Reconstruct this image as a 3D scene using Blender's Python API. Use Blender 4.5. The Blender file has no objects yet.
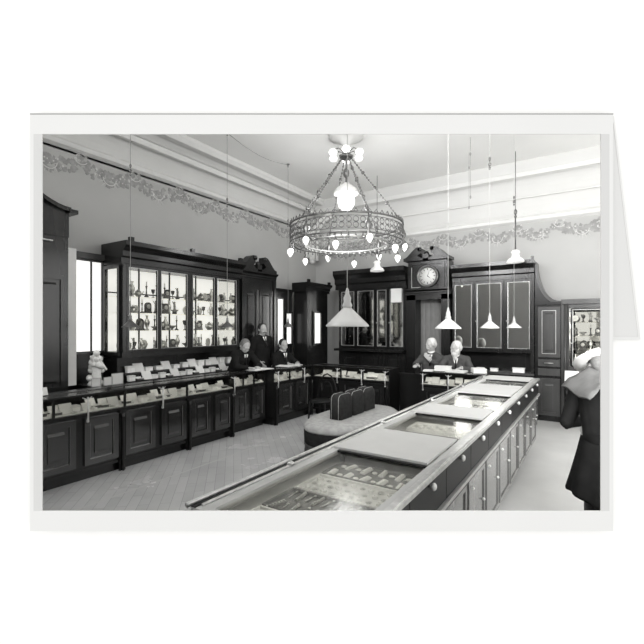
import bpy, math, random
from mathutils import Vector, Matrix
random.seed(7)
PI = math.pi
sc = bpy.context.scene
COL = sc.collection
YAW = math.atan(274/420); S, C = math.sin(YAW), math.cos(YAW)
H = 1.65

# ------------------------------------------------------------------ materials
def newmat(name):
    m = bpy.data.materials.new(name); m.use_nodes = True
    return m, m.node_tree, m.node_tree.nodes['Principled BSDF']
def grey(v): return (v, v*0.998, v*0.978, 1)
def plain(name, v, rough=.5, metal=0, var=.12, scale=8, spec=.5, bump=0, coat=0, sheen=0, stretch=(1,1,1)):
    m, t, b = newmat(name)
    tc = t.nodes.new('ShaderNodeTexCoord'); mp = t.nodes.new('ShaderNodeMapping')
    mp.inputs['Scale'].default_value = stretch
    n = t.nodes.new('ShaderNodeTexNoise'); n.inputs['Scale'].default_value = scale; n.inputs['Detail'].default_value = 4
    r = t.nodes.new('ShaderNodeValToRGB')
    r.color_ramp.elements[0].position = .3; r.color_ramp.elements[1].position = .7
    r.color_ramp.elements[0].color = grey(v*(1-var)); r.color_ramp.elements[1].color = grey(min(1, v*(1+var)))
    t.links.new(tc.outputs['Object'], mp.inputs[0]); t.links.new(mp.outputs[0], n.inputs['Vector'])
    t.links.new(n.outputs['Fac'], r.inputs[0]); t.links.new(r.outputs[0], b.inputs['Base Color'])
    b.inputs['Roughness'].default_value = rough; b.inputs['Metallic'].default_value = metal
    b.inputs['Specular IOR Level'].default_value = spec
    b.inputs['Coat Weight'].default_value = coat; b.inputs['Coat Roughness'].default_value = .08
    b.inputs['Sheen Weight'].default_value = sheen
    if bump:
        bp = t.nodes.new('ShaderNodeBump'); bp.inputs['Strength'].default_value = bump; bp.inputs['Distance'].default_value = .01
        t.links.new(n.outputs['Fac'], bp.inputs['Height']); t.links.new(bp.outputs[0], b.inputs['Normal'])
    return m
def emis(name, s, v=1):
    m, t, b = newmat(name)
    b.inputs['Base Color'].default_value = grey(.8*v)
    b.inputs['Emission Color'].default_value = grey(v); b.inputs['Emission Strength'].default_value = s
    return m
def glassm(name, tint=.93, gl=.06):
    m, t, b = newmat(name); t.nodes.remove(b)
    out = t.nodes['Material Output']
    tr = t.nodes.new('ShaderNodeBsdfTransparent'); tr.inputs[0].default_value = grey(tint)
    g = t.nodes.new('ShaderNodeBsdfGlossy'); g.inputs['Roughness'].default_value = .14; g.inputs[0].default_value = grey(.95)
    lw = t.nodes.new('ShaderNodeFresnel'); lw.inputs['IOR'].default_value = 1.28
    mx = t.nodes.new('ShaderNodeMixShader')
    ge = t.nodes.new('ShaderNodeNewGeometry'); inv = t.nodes.new('ShaderNodeMath'); inv.operation='SUBTRACT'; inv.inputs[0].default_value=1
    mu = t.nodes.new('ShaderNodeMath'); mu.operation='MULTIPLY'
    t.links.new(ge.outputs['Backfacing'], inv.inputs[1]); t.links.new(inv.outputs[0], mu.inputs[0]); t.links.new(lw.outputs[0], mu.inputs[1])
    t.links.new(mu.outputs[0], mx.inputs[0]); t.links.new(tr.outputs[0], mx.inputs[1]); t.links.new(g.outputs[0], mx.inputs[2])
    t.links.new(mx.outputs[0], out.inputs[0])
    return m
MW = plain('dark_mahogany', .010, .25, var=.4, scale=3, stretch=(1,1,.15), coat=.1, spec=.38)
MWL = plain('mid_mahogany', .05, .3, var=.3, scale=4, stretch=(1,1,.15), coat=.15, spec=.4)
MWG = plain('panel_with_glare', .17, .22, var=.35, scale=3, stretch=(1,1,.2), coat=.5)  # same counter wood made paler: floor reflection put into the colour
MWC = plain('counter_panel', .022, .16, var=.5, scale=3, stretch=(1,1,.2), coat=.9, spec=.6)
MBLK = plain('black_lacquer', .006, .4, var=.2, spec=.22)
MEDGE = plain('gilt_edge', .42, .35, metal=.3, var=.1)
MWALL = plain('plain_wallpaper', .42, .8, var=.03, scale=2)
MCEIL = plain('ceiling_plaster', .88, .85, var=.02, scale=1.5)
MTRIM = plain('plaster_moulding', .68, .7, var=.02)
MCOVE = plain('cove_plaster', .60, .8, var=.02, scale=2)
MFRD = plain('stencil_grey', .30, .8, var=.2, scale=12)
MFRL = plain('stencil_white', .56, .7, var=.05)
MGLASS = glassm('clear_glass')
MMIR = plain('silvered_mirror', .82, .02, metal=1, var=.02, scale=1)
MMIRD = plain('old_mirror', .62, .05, metal=1, var=.15, scale=2)
MBOARD = plain('white_card_board', .56, .6, var=.03)
MWHITE = plain('white_goods', .88, .45, var=.08, scale=25)
MSILV = plain('silver_plate', .62, .3, metal=.9, var=.15, scale=30)
MDARKG = plain('dark_goods', .10, .35, var=.4, scale=30)
MGREYG = plain('grey_goods', .38, .4, var=.3, scale=30)
MTRAY = plain('velvet_tray', .78, .8, var=.1)
MTRAYD = plain('dark_velvet_tray', .26, .8, var=.2)
MBRASS = plain('aged_brass', .16, .35, metal=.7, var=.3, scale=20)
MBRASSL = plain('bright_brass', .5, .35, metal=.6, var=.2, scale=20)
MCORD = plain('lamp_cord', .25, .6)
MCORDL = plain('white_cord', .5, .6)
MSHADEW = plain('white_enamel_shade', .62, .35, var=.03)
MSHADEG = plain('grey_tin_shade', .07, .5, var=.15)
MVEL = plain('velvet_lit', .36, .85, var=.15, scale=20, spec=.1)  # settee's one velvet, light on the seat top put into the colour
MVELD = plain('velvet_shaded', .018, .9, var=.2, scale=20, spec=.08)  # the same velvet, shade of the sides put into the colour
MFRINGE = plain('fringe_cord', .06, .9, var=.4, scale=40)
MSKIN = plain('skin', .42, .5, var=.05, scale=20)
MHAIRD = plain('dark_hair', .03, .7, spec=.15, var=.3, scale=60)
MHAIRG = plain('grey_hair', .17, .7, spec=.2, var=.2, scale=60)
MHAIRW = plain('white_hair', .62, .6, var=.1, scale=60)
MSUIT = plain('dark_suit_cloth', .013, .9, spec=.08, var=.2, scale=15)
MSUITG = plain('grey_suit_cloth', .075, .9, spec=.1, var=.15, scale=15)
MSHIRT = plain('white_shirt', .82, .7, var=.03)
MSHAWL = plain('grey_shawl', .15, .85, var=.12, scale=12, bump=.3)
MPAPER = plain('paper', .74, .6, var=.03)
MBULB = emis('lit_bulb', 1.3)
MGLOBE = emis('lit_globe', 1.3)
MWIN = emis('added_daylight_pane', 1.6)  # glow for the panes of the added, unseen windows
MWIN2 = emis('daylight_pane_left', .85)
MWIN3 = emis('glowing_pane', .75)  # mirror panes given a glow in place of their bright reflection
MCARD = plain('card_stock', .79, .8, var=.01, scale=3)
MMARGIN = plain('print_margin', .67, .8, var=.01, scale=3)
MBACKDROP = plain('white_backdrop', .97, .9, var=.005, scale=1)
MLEAF = plain('card_back_leaf', .74, .8, var=.01, scale=3)  # card stock darkened: the leaf's grey shading put into its colour
MEDGEC = plain('card_edge', .35, .8, var=.01)

# floor: parquet on the customers' side, pale linoleum behind the long counter
def floor_mat():
    m, t, b = newmat('parquet_floor')
    tc = t.nodes.new('ShaderNodeTexCoord')
    mp = t.nodes.new('ShaderNodeMapping'); mp.inputs['Rotation'].default_value = (0,0,PI/4)
    br = t.nodes.new('ShaderNodeTexBrick')
    br.inputs['Scale'].default_value = 2.6; br.inputs['Color1'].default_value = grey(.40); br.inputs['Color2'].default_value = grey(.45)
    br.inputs['Mortar'].default_value = grey(.28); br.inputs['Mortar Size'].default_value = .006; br.inputs['Brick Width'].default_value = 1.2
    ns = t.nodes.new('ShaderNodeTexNoise'); ns.inputs['Scale'].default_value = 1.6; ns.inputs['Detail'].default_value = 6
    mx = t.nodes.new('ShaderNodeMixRGB'); mx.blend_type = 'MULTIPLY'; mx.inputs[0].default_value = .45
    # border band of darker strips near the wall counters
    sx = t.nodes.new('ShaderNodeSeparateXYZ')
    lt = t.nodes.new('ShaderNodeMath'); lt.operation = 'COMPARE'; lt.inputs[1].default_value = -3.93; lt.inputs[2].default_value = .012
    m2 = t.nodes.new('ShaderNodeMixRGB'); m2.inputs[2].default_value = grey(.55)
    t.links.new(tc.outputs['Object'], mp.inputs[0]); t.links.new(mp.outputs[0], br.inputs['Vector'])
    t.links.new(tc.outputs['Object'], ns.inputs['Vector']); t.links.new(tc.outputs['Object'], sx.inputs[0])
    t.links.new(sx.outputs[0], lt.inputs[0])
    t.links.new(br.outputs[0], mx.inputs[1]); t.links.new(ns.outputs['Color'], mx.inputs[2])
    hs = t.nodes.new('ShaderNodeHueSaturation'); hs.inputs['Saturation'].default_value = .04; hs.inputs['Value'].default_value = 1.5
    t.links.new(mx.outputs[0], hs.inputs['Color'])
    t.links.new(hs.outputs[0], m2.inputs[1]); t.links.new(lt.outputs[0], m2.inputs[0])
    t.links.new(m2.outputs[0], b.inputs['Base Color'])
    rr = t.nodes.new('ShaderNodeMapRange'); rr.inputs['To Min'].default_value = .16; rr.inputs['To Max'].default_value = .34
    t.links.new(ns.outputs['Fac'], rr.inputs[0]); t.links.new(rr.outputs[0], b.inputs['Roughness'])
    return m
MFLOOR = floor_mat()
MLINO = plain('pale_linoleum', .66, .5, var=.08, scale=1.5)

# ------------------------------------------------------------------ mesh builder
class MB:
    def __init__(s): s.v=[]; s.f=[]; s.sm=[]; s.mi=[]; s.cur=0
    def add(s, vs, fs, smooth=False):
        n=len(s.v); s.v += [tuple(p) for p in vs]
        for f in fs: s.f.append([i+n for i in f]); s.sm.append(smooth); s.mi.append(s.cur)
        return s
    def box(s, x0,x1,y0,y1,z0,z1):
        x0,x1=sorted((x0,x1)); y0,y1=sorted((y0,y1)); z0,z1=sorted((z0,z1))
        vs=[(x0,y0,z0),(x1,y0,z0),(x1,y1,z0),(x0,y1,z0),(x0,y0,z1),(x1,y0,z1),(x1,y1,z1),(x0,y1,z1)]
        return s.add(vs,[(3,2,1,0),(4,5,6,7),(0,1,5,4),(1,2,6,5),(2,3,7,6),(3,0,4,7)])
    def fb(s, fr, u0,u1,o0,o1,z0,z1):
        k,b=fr
        if k=='L': return s.box(b+o0,b+o1,u0,u1,z0,z1)
        if k=='W': return s.box(b-o0,b-o1,u0,u1,z0,z1)
        return s.box(u0,u1,b-o0,b-o1,z0,z1)
    def fpt(s, fr,u,o,z):
        k,b=fr
        return (b+o,u,z) if k=='L' else ((b-o,u,z) if k=='W' else (u,b-o,z))
    def fprism(s, fr, prof, u0, u1):        # profile in (out, z) swept along u
        n=len(prof); vs=[s.fpt(fr,u0,o,z) for o,z in prof]+[s.fpt(fr,u1,o,z) for o,z in prof]
        fs=[(i,(i+1)%n,(i+1)%n+n,i+n) for i in range(n)]+[tuple(range(n))[::-1],tuple(range(n,2*n))]
        return s.add(vs,fs)
    def fplate(s, fr, poly, o0, o1):        # polygon in (u, z) extruded outwards
        n=len(poly); vs=[s.fpt(fr,u,o0,z) for u,z in poly]+[s.fpt(fr,u,o1,z) for u,z in poly]
        fs=[(i,(i+1)%n,(i+1)%n+n,i+n) for i in range(n)]+[tuple(range(n))[::-1],tuple(range(n,2*n))]
        return s.add(vs,fs)
    def poly(s, pts, z0, z1):
        n=len(pts); vs=[(x,y,z0) for x,y in pts]+[(x,y,z1) for x,y in pts]
        fs=[(i,(i+1)%n,(i+1)%n+n,i+n) for i in range(n)]+[tuple(range(n))[::-1],tuple(range(n,2*n))]
        return s.add(vs,fs)
    def lathe(s, prof, c=(0,0,0), n=20, sx=1, sy=1, axis='z', cap=True):
        vs=[];fs=[]
        for r,z in prof:
            for i in range(n):
                a=2*PI*i/n; p=(r*math.cos(a)*sx, r*math.sin(a)*sy, z)
                if axis=='x': p=(p[2],p[0],p[1])
                if axis=='y': p=(p[0],p[2],p[1])
                vs.append((c[0]+p[0],c[1]+p[1],c[2]+p[2]))
        for j in range(len(prof)-1):
            for i in range(n):
                k=(i+1)%n; fs.append((j*n+i,j*n+k,(j+1)*n+k,(j+1)*n+i))
        if cap:
            if prof[0][0]>1e-5: fs.append(tuple(range(n))[::-1])
            m=(len(prof)-1)*n
            if prof[-1][0]>1e-5: fs.append(tuple(range(m,m+n)))
        return s.add(vs,fs,True)
    def ball(s, c, r, n=12, m=8, M=None):
        if not hasattr(r,'__len__'): r=(r,r,r)
        vs=[];fs=[]; c=Vector(c)
        for j in range(m+1):
            t=-PI/2+PI*j/m
            for i in range(n):
                a=2*PI*i/n; p=Vector((r[0]*math.cos(t)*math.cos(a), r[1]*math.cos(t)*math.sin(a), r[2]*math.sin(t)))
                if M is not None: p=M@p
                vs.append(c+p)
        for j in range(m):
            for i in range(n):
                k=(i+1)%n; fs.append((j*n+i,j*n+k,(j+1)*n+k,(j+1)*n+i))
        return s.add(vs,fs,True)
    def tube(s, pts, r, n=8, closed=False):
        P=[Vector(p) for p in pts]; k=len(P)
        R=r if hasattr(r,'__len__') else [r]*k
        vs=[];fs=[]; up=None
        for i in range(k):
            if closed: d=(P[(i+1)%k]-P[i-1])
            else: d=P[min(i+1,k-1)]-P[max(i-1,0)]
            d.normalize()
            if up is None: up = Vector((0,0,1)) if abs(d.z)<.9 else Vector((1,0,0))
            a=(up-d*up.dot(d))
            if a.length<1e-4: a=d.orthogonal()
            a.normalize(); b=d.cross(a); up=a
            for j in range(n):
                t=2*PI*j/n; vs.append(P[i]+(a*math.cos(t)+b*math.sin(t))*R[i])
        for i in range(k if closed else k-1):
            q=(i+1)%k
            for j in range(n):
                l=(j+1)%n; fs.append((i*n+j,i*n+l,q*n+l,q*n+j))
        if not closed: fs += [tuple(range(n))[::-1], tuple(range((k-1)*n,k*n))]
        return s.add(vs,fs,True)
    def cap(s, p0,p1,r0,r1,n=12):
        p0=Vector(p0);p1=Vector(p1); d=(p1-p0)
        L=d.length; d=d/L if L>1e-6 else Vector((0,0,1))
        pts=[];rs=[]
        for a in (-80,-50,-20): pts.append(p0+d*r0*math.sin(math.radians(a))); rs.append(r0*math.cos(math.radians(a)))
        for a in (20,50,80): pts.append(p1+d*r1*math.sin(math.radians(a))); rs.append(r1*math.cos(math.radians(a)))
        return s.tube(pts,rs,n)
    def build(s, name, mat, parent=None, label=None, mod=None):
        off=Vector((0,0,0)); p=parent
        while p is not None: off+=p.location; p=p.parent
        me=bpy.data.meshes.new(name)
        loc=Vector((0,0,0))
        me.from_pydata([tuple(Vector(v)-off) for v in s.v],[],s.f)
        for m in (mat if isinstance(mat,(list,tuple)) else [mat]): me.materials.append(m)
        for p_,a,b in zip(me.polygons,s.sm,s.mi): p_.use_smooth=a; p_.material_index=b
        me.update()
        import bmesh
        bm=bmesh.new(); bm.from_mesh(me); bmesh.ops.recalc_face_normals(bm,faces=bm.faces); bm.to_mesh(me); bm.free()
        o=bpy.data.objects.new(name,me); COL.objects.link(o)
        if parent is not None: o.parent=parent
        if label: o['label']=label
        return o
def tag(o,label,cat,group=None):
    o['label']=label; o['category']=cat
    if group: o['group']=group
    return o
def thing(name,label,cat,loc=(0,0,0),group=None):
    o=bpy.data.objects.new(name,None); COL.objects.link(o); o.location=loc; o.empty_display_size=.1
    return tag(o,label,cat,group)
def struct(name,mb,mat):
    o=mb.build(name,mat); o['kind']='structure'; return o
KIDS={}
def kids(o): return [c for c in bpy.data.objects if c.parent is o]
def copy_tree(o,parent=None):
    if o.name not in KIDS: KIDS[o.name]=kids(o)
    c=o.copy(); COL.objects.link(c)
    if parent is not None: c.parent=parent
    for ch in KIDS[o.name]: copy_tree(ch,c)
    return c
class Proto:
    """first use places the built thing itself, later uses copy it"""
    def __init__(s,o): s.o=o; s.used=False
    def put(s,loc,rz=0,label=None,group=None,scale=1,name=None):
        if s.used: o=copy_tree(s.o)
        else: o=s.o; s.used=True; kk=kids(o); KIDS[o.name]=kk
        o.location=loc; o.rotation_euler=(0,0,rz); o.scale=(scale,)*3 if not hasattr(scale,'__len__') else scale
        if label: o['label']=label
        if group: o['group']=group
        return o
def pc(d,s,z):   # point on plane at distance d before the camera, s to the right
    return Vector((-S*d+C*s, C*d+S*s, z))

# ------------------------------------------------------------------ room shell
XL,YB,XR,ZC = -6.0, 8.9, 2.6, 4.72
DW = 1.16
def yplane(x,d=DW): return (d+S*x)/C
yl,yr = yplane(XL), yplane(XR)
struct('floor', MB().poly([(XL-.1,yplane(XL-.1)),(-1.0,yplane(-1.0)),(-1.0,YB+.1),(XL-.1,YB+.1)],-.1,0), MFLOOR)
o=struct('floor_linoleum', MB().poly([(-1.0,yplane(-1.0)),(XR+.1,yplane(XR+.1)),(XR+.1,YB+.1),(-1.0,YB+.1)],-.1,0), MLINO); o.name='floor_pale'
struct('ceiling', MB().poly([(XL-.1,yplane(XL-.1)),(XR+.1,yplane(XR+.1)),(XR+.1,YB+.1),(XL-.1,YB+.1)],ZC,ZC+.1), MCEIL)
struct('wall_left', MB().box(XL-.1,XL,yl,YB+.1,0,ZC), MWALL)
struct('wall_back', MB().box(XL,XR,YB,YB+.1,0,ZC), MWALL)
# unseen right wall; its three tall glowing windows are added as light source
wr=MB(); wins=[(3.9,5.3),(5.6,7.0),(7.3,8.6)]; zs0,zs1=.7,3.9
ys=[yr]+[q for w in wins for q in w]+[YB+.1]
for i in range(0,len(ys),2): wr.box(XR,XR+.1,ys[i],ys[i+1],0,ZC)
for a,b in wins: wr.box(XR,XR+.1,a,b,0,zs0); wr.box(XR,XR+.1,a,b,zs1,ZC)
struct('wall_right', wr, MWALL)
wn=1
for a,b in wins:
    f=MB(); t=.06
    f.box(XR-.03,XR+.06,a,a+t,zs0,zs1).box(XR-.03,XR+.06,b-t,b,zs0,zs1).box(XR-.03,XR+.06,a+t,b-t,zs0,zs0+t).box(XR-.03,XR+.06,a+t,b-t,zs1-t,zs1)
    f.box(XR-.02,XR+.05,(a+b)/2-.02,(a+b)/2+.02,zs0+t,zs1-t).box(XR-.02,XR+.05,a+t,b-t,2.9,2.95)
    w=struct('window_%d'%wn,f,MTRIM); wn+=1
    MB().box(XR+.07,XR+.08,a+.01,b-.01,zs0+.01,zs1-.01).build('pane',MWIN,w)
# front wall (skewed: the picture is taken from a corner of the shop), opening where the card window stands
AP = (-.7333,.733,1.65-.4381*1.1,1.65+.4595*1.1)   # s0,s1,z0,z1 of the picture window at distance 1.1
def plank(mb,d0,d1,s0,s1,z0,z1):
    q=[pc(d0,s0,0),pc(d0,s1,0),pc(d1,s1,0),pc(d1,s0,0)]
    return mb.poly([(p.x,p.y) for p in q],z0,z1)
def wall_with_holes(name,d0,d1,s0,s1,z0,z1,holes,mat):
    m=MB(); xs=sorted({s0,s1}|{q for h in holes for q in h[:2]})
    for a,b in zip(xs,xs[1:]):
        z=z0
        for h in sorted((h for h in holes if h[0]<(a+b)/2<h[1]),key=lambda h:h[2]):
            plank(m,d0,d1,a,b,z,h[2]); z=h[3]
        plank(m,d0,d1,a,b,z,z1)
    return struct(name,m,mat)
sl=((XL+S*DW)/C)-.1; sr=((XR+S*DW)/C)+.1
fw=[(-5.6,-3.6,3.5,4.45),(-3.3,-1.4,3.5,4.45),(-1.0,.9,3.5,4.45),(1.25,2.9,.9,3.5)]  # unseen windows added to throw light at the back wall
ap2=(AP[0]-.08,AP[1]+.08,AP[2]-.08,AP[3]+.08)
wall_with_holes('wall_front',DW-.04,DW,sl,sr,-.1,ZC+.1,fw+[ap2],MWALL)
for a,b,z0,z1 in fw:
    f=MB(); t=.07
    plank(f,DW-.03,DW+.03,a,a+t,z0,z1); plank(f,DW-.03,DW+.03,b-t,b,z0,z1); plank(f,DW-.03,DW+.03,a+t,b-t,z0,z0+t); plank(f,DW-.03,DW+.03,a+t,b-t,z1-t,z1)
    plank(f,DW-.02,DW+.02,(a+b)/2-.02,(a+b)/2+.02,z0+t,z1-t)
    w=struct('window_%d'%wn,f,MTRIM); wn+=1
    p=MB(); plank(p,DW-.036,DW-.032,a+.01,b-.01,z0+.01,z1-.01); p.build('pane',MWIN,w)
# white backdrop wall the greeting card stands against
wall_with_holes('wall_backdrop',1.10,1.106,-9,9,-2.2,7,[(AP[0]-.002,AP[1]+.002,AP[2]-.002,AP[3]+.002)],MBACKDROP)

# ------------------------------------------------------------------ the greeting card
def px_s(px,d): return (px-322)/420*d
def px_z(py,d): return H-(py-327)/420*d
dc=1.085
card=thing('greeting_card','white folded greeting card standing open around the sepia grey shop picture','greeting card',tuple(pc(dc,0,px_z(531,dc))))
fl=MB(); c0,c1,c2,c3=px_s(30,dc),px_s(613.3,dc),px_z(531,dc),px_z(114.5,dc)
a0,a1,a2,a3=px_s(33.5,dc),px_s(609.5,dc),px_z(511,dc),px_z(134,dc)
plank(fl,dc,dc+.003,c0,a0,c2,c3); plank(fl,dc,dc+.003,a1,c1,c2,c3); plank(fl,dc,dc+.003,a0,a1,c2,a2); plank(fl,dc,dc+.003,a0,a1,a3,c3)
front=fl.build('front_leaf',MCARD,card)
for q0,q1,wh in ((a0,px_s(42,dc),'left'),(px_s(601,dc),a1,'right')):
    mg=MB(); plank(mg,dc,dc+.003,q0,q1,a2,a3); mg.build('print_margin',MMARGIN,card,'warm grey margin strip at the '+wh+' of the picture')
eg=MB(); plank(eg,dc-.0004,dc+.0034,c0,c1,c3,c3+.0028); eg.build('fold_edge',MEDGEC,card,'thin grey fold line along the top')
# back leaf, hinged at the top fold and leaning away behind the front leaf
d0,d1=dc+.005,1.097
def bl(mb,pts,th=.0015):
    vs=[]
    for px,py,d in pts: vs.append(pc(d,px_s(px,d),px_z(py,d)))
    for px,py,d in pts: vs.append(pc(d+th,px_s(px,d),px_z(py,d)))
    n=len(pts)
    return mb.add(vs,[tuple(range(n))[::-1],tuple(range(n,2*n))]+[(i,(i+1)%n,(i+1)%n+n,i+n) for i in range(n)])
b=MB(); bl(b,[(606,116,d0),(613.3,116,d0),(639,338.5,d1),(606,338.5,d1)]); b.build('back_leaf',MLEAF,card,'back leaf of the card leaning out at the right')
b=MB(); bl(b,[(612.6,116,d0-.001),(614,116,d0-.001),(640.5,339.5,d1-.001),(638.4,337.5,d1-.001)],.0008); bl(b,[(606,337,d1-.001),(639,337,d1-.001),(640.5,339.5,d1-.001),(606,339.5,d1-.001)],.0008); b.build('leaf_edge',MCARD,card)

# ------------------------------------------------------------------ ceiling and wall mouldings
L=('L',XL); Bk=('B',YB)
ylz=yplane(XL+.5)+.05
def arcprof(o0,z0,o1,z1,n=8):   # concave cove from (o0,z0) on the wall to (o1,z1) on the ceiling
    return [(o0+(o1-o0)*(1-math.cos(t*PI/2/n)), z0+(z1-z0)*math.sin(t*PI/2/n)) for t in range(n+1)]
t=MB(); t.fprism(L,[(0,4.02)]+[(.0,4.12)]+arcprof(.05,4.16,.40,4.66)+[(.44,4.72),(0,4.72)],ylz,YB)
struct('trim_1',t,MCOVE)
t=MB(); t.fprism(L,[(0,4.05),(.07,4.08),(.09,4.13),(.04,4.18),(0,4.18)],ylz,YB)
t.fprism(L,[(.2,4.40),(.27,4.40),(.30,4.47),(.24,4.52),(.2,4.5)],ylz,YB)
t.fprism(L,[(.36,4.60),(.46,4.60),(.50,4.66),(.50,4.72),(.36,4.72)],ylz,YB)
struct('trim_2',t,MTRIM)
t=MB(); t.fprism(Bk,[(0,3.74)]+[(.02,3.80)]+arcprof(.04,3.84,.22,4.45)+[(.30,4.50),(.40,4.72),(0,4.72)],XL+.1,XR)
struct('trim_3',t,MCOVE)
t=MB(); t.fprism(Bk,[(0,3.64),(.07,3.68),(.08,3.73),(.03,3.78),(0,3.78)],XL+.1,XR)
t.fprism(Bk,[(.1,4.10),(.12,4.10),(.12,4.12),(.1,4.13)],XL+.1,XR)
t.fprism(Bk,[(.20,4.46),(.29,4.46),(.33,4.53),(.27,4.56),(.2,4.56)],XL+.1,XR)
struct('trim_4',t,MTRIM)
# corner arch where the left cove turns down to the back rail
t=MB()
pts=[(XL+.14,YB-.32,z) for z in (3.3,3.5,3.75,3.95)]+[(XL+.2,YB-.3,4.12),(XL+.34,YB-.27,4.28),(XL+.6,YB-.25,4.40)]
t.tube(pts,.06,10); t.tube([(p[0]+.12,p[1],p[2]-.03) for p in pts],.035,8)
t.box(XL,XL+.1,YB-.42,YB-.2,3.3,4.1); t.ball((XL+.12,YB-.32,3.28),(.08,.08,.07)); t.box(XL,XL+.22,YB-.42,YB-.2,3.3,3.36)
struct('trim_5',t,MTRIM)

# stencilled garland frieze under each rail
def frieze(fr,u0,u1,ztop,step,nm):
    m=MB(); rnd=random.Random(3)
    def leaf(u,z,r,c):
        m.cur=c; k=7; a0=rnd.random()*6
        m.fplate(fr,[(u+r*(1+.25*math.sin(3*(2*PI*i/k)+a0))*math.cos(2*PI*i/k),z+r*(1+.25*math.sin(3*(2*PI*i/k)+a0))*math.sin(2*PI*i/k)) for i in range(k)],.001,.004+.004*rnd.random()*(1+c))
    def curl(uc,zc,r,a0,a1,w=.012):
        m.cur=1; n=8
        A=[(uc+(r+w/2)*math.cos(a0+(a1-a0)*i/n),zc+(r+w/2)*math.sin(a0+(a1-a0)*i/n)) for i in range(n+1)]
        B=[(uc+(r-w/2)*math.cos(a0+(a1-a0)*i/n),zc+(r-w/2)*math.sin(a0+(a1-a0)*i/n)) for i in range(n+1)]
        for i in range(n): m.fplate(fr,[A[i],A[i+1],B[i+1],B[i]],.002,.009)
    u=u0
    while u<u1:
        w=min(step,u1-u)
        for i in range(75):                                    # hanging festoon of dark leaves
            f=rnd.random(); zz=ztop-.05-.13*math.sin(PI*f)-rnd.random()*.2
            leaf(u+f*w,zz,.020+.020*rnd.random(),0)
        for i in range(22):
            f=rnd.random(); leaf(u+f*w,ztop-.05-.16*math.sin(PI*f)-rnd.random()*.12,.008+.008*rnd.random(),1)
        curl(u,ztop-.10,.07,PI*.1,PI*1.0); curl(u,ztop-.08,.10,PI*1.1,PI*1.8); curl(u+.12,ztop-.04,.05,0,PI*1.2)
        cu=u+w/2                                               # palmette pendant
        for k in range(7):
            a=PI*(1.15+.7*k/6); r0,r1=.10,.19
            m.cur=1; p=[(cu+r0*math.cos(a-.05),ztop-.26+r0*math.sin(a-.05)),(cu+r1*math.cos(a),ztop-.26+r1*math.sin(a)),(cu+r0*math.cos(a+.05),ztop-.26+r0*math.sin(a+.05))]
            m.fplate(fr,p,.002,.006)
        curl(cu,ztop-.26,.10,PI,2*PI)
        for k in range(7): leaf(cu+.05*(rnd.random()-.5)*2,ztop-.26+.06*(rnd.random()-.5),.022,0)
        u+=step
    return struct(nm,m,[MFRD,MFRL])
frieze(L,.6,8.6,4.09,.82,'trim_6')
frieze(Bk,-5.6,1.0,3.68,.72,'trim_7')

# ------------------------------------------------------------------ cabinets
def frame_rect(m,fr,u0,u1,o0,o1,z0,z1,w):
    m.fb(fr,u0,u0+w,o0,o1,z0,z1).fb(fr,u1-w,u1,o0,o1,z0,z1).fb(fr,u0+w,u1-w,o0,o1,z0,z0+w).fb(fr,u0+w,u1-w,o0,o1,z1-w,z1)
def cornice(fr,u0,u1,z0,z1,o0=0,dep=.5,proj=.12):
    m=MB(); h=z1-z0
    m.fprism(fr,[(o0-dep,z0),(o0+.02,z0),(o0+.02,z0+h*.25),(o0+proj*.4,z0+h*.32),(o0+proj*.4,z0+h*.55),(o0+proj*.8,z0+h*.7),(o0+proj,z0+h*.8),(o0+proj,z1),(o0-dep,z1)],u0-proj*.6,u1+proj*.6)
    return m
def door(fr,u0,u1,z0,z1,o,mat_in,parent,w=.045,lab=None,hl=None):
    m=MB(); frame_rect(m,fr,u0,u1,o,o+.035,z0,z1,w)
    d=m.build('door',MW,parent,lab)
    g=MB(); g.fb(fr,u0+w*.8,u1-w*.8,o+.012,o+.018,z0+w*.8,z1-w*.8); g.build(hl or ('glass_pane' if mat_in is MGLASS else 'mirror'),mat_in,d)
    e=MB(); frame_rect(e,fr,u0+w*.85,u1-w*.85,o+.034,o+.039,z0+w*.85,z1-w*.85,.007); e.build('beading',MEDGE,d)
    k=MB(); k.ball(k.fpt(fr,u0+w/2,o+.045,(z0+z1)/2-.1),.011,8,6); k.build('knob',MBRASSL,d)
    return d
def low_panel(fr,u0,u1,z0,z1,o,parent,name='door',mat=MW):
    m=MB(); frame_rect(m,fr,u0,u1,o,o+.025,z0,z1,.06); m.fb(fr,u0+.06,u1-.06,o,o+.008,z0+.06,z1-.06)
    m.fprism(fr,[(o+.008,z0+.10),(o+.02,z0+.13),(o+.02,z1-.13),(o+.008,z1-.10)],u0+.11,u1-.11)
    return m.build(name,mat,parent)

# ---- left wall: glazed bay display cabinet
FX=-5.5; fL=('L',FX)
cab=thing('display_cabinet','long dark wood glazed wall cabinet full of silver on the left wall','display cabinet',(-5.75,4.5,0))
m=MB(); m.fb(fL,3.36,5.62,-.46,0,1.22,1.30).fb(fL,3.36,5.62,-.46,0,2.52,2.56)
m.fb(fL,5.58,5.62,-.46,0,1.3,2.52)
for y in (3.36,4.47,5.56): m.fb(fL,y,y+.05,-.04,.03,1.3,2.52)
m.fb(fL,3.36,3.40,-.46,-.42,1.3,2.52)
m.build('carcass',MW,cab)
f=MB(); frame_rect(f,('L',-5.99),3.36,5.64,0,.02,1.24,2.56,.04)
for y in (3.93,4.49,5.04): f.fb(('L',-5.99),y-.012,y+.012,0,.02,1.28,2.52)
f.fb(('L',-5.99),3.40,5.60,0,.018,2.15,2.17)
w=struct('window_%d'%wn,f,MWL); wn+=1
MB().fb(('L',-5.99),3.38,5.62,.001,.006,1.26,2.54).build('pane',MWIN2,w)
cornice(fL,3.42,5.60,2.54,2.84,0,.48,.14).build('cornice',MW,cab)
fn=MB()
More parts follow.
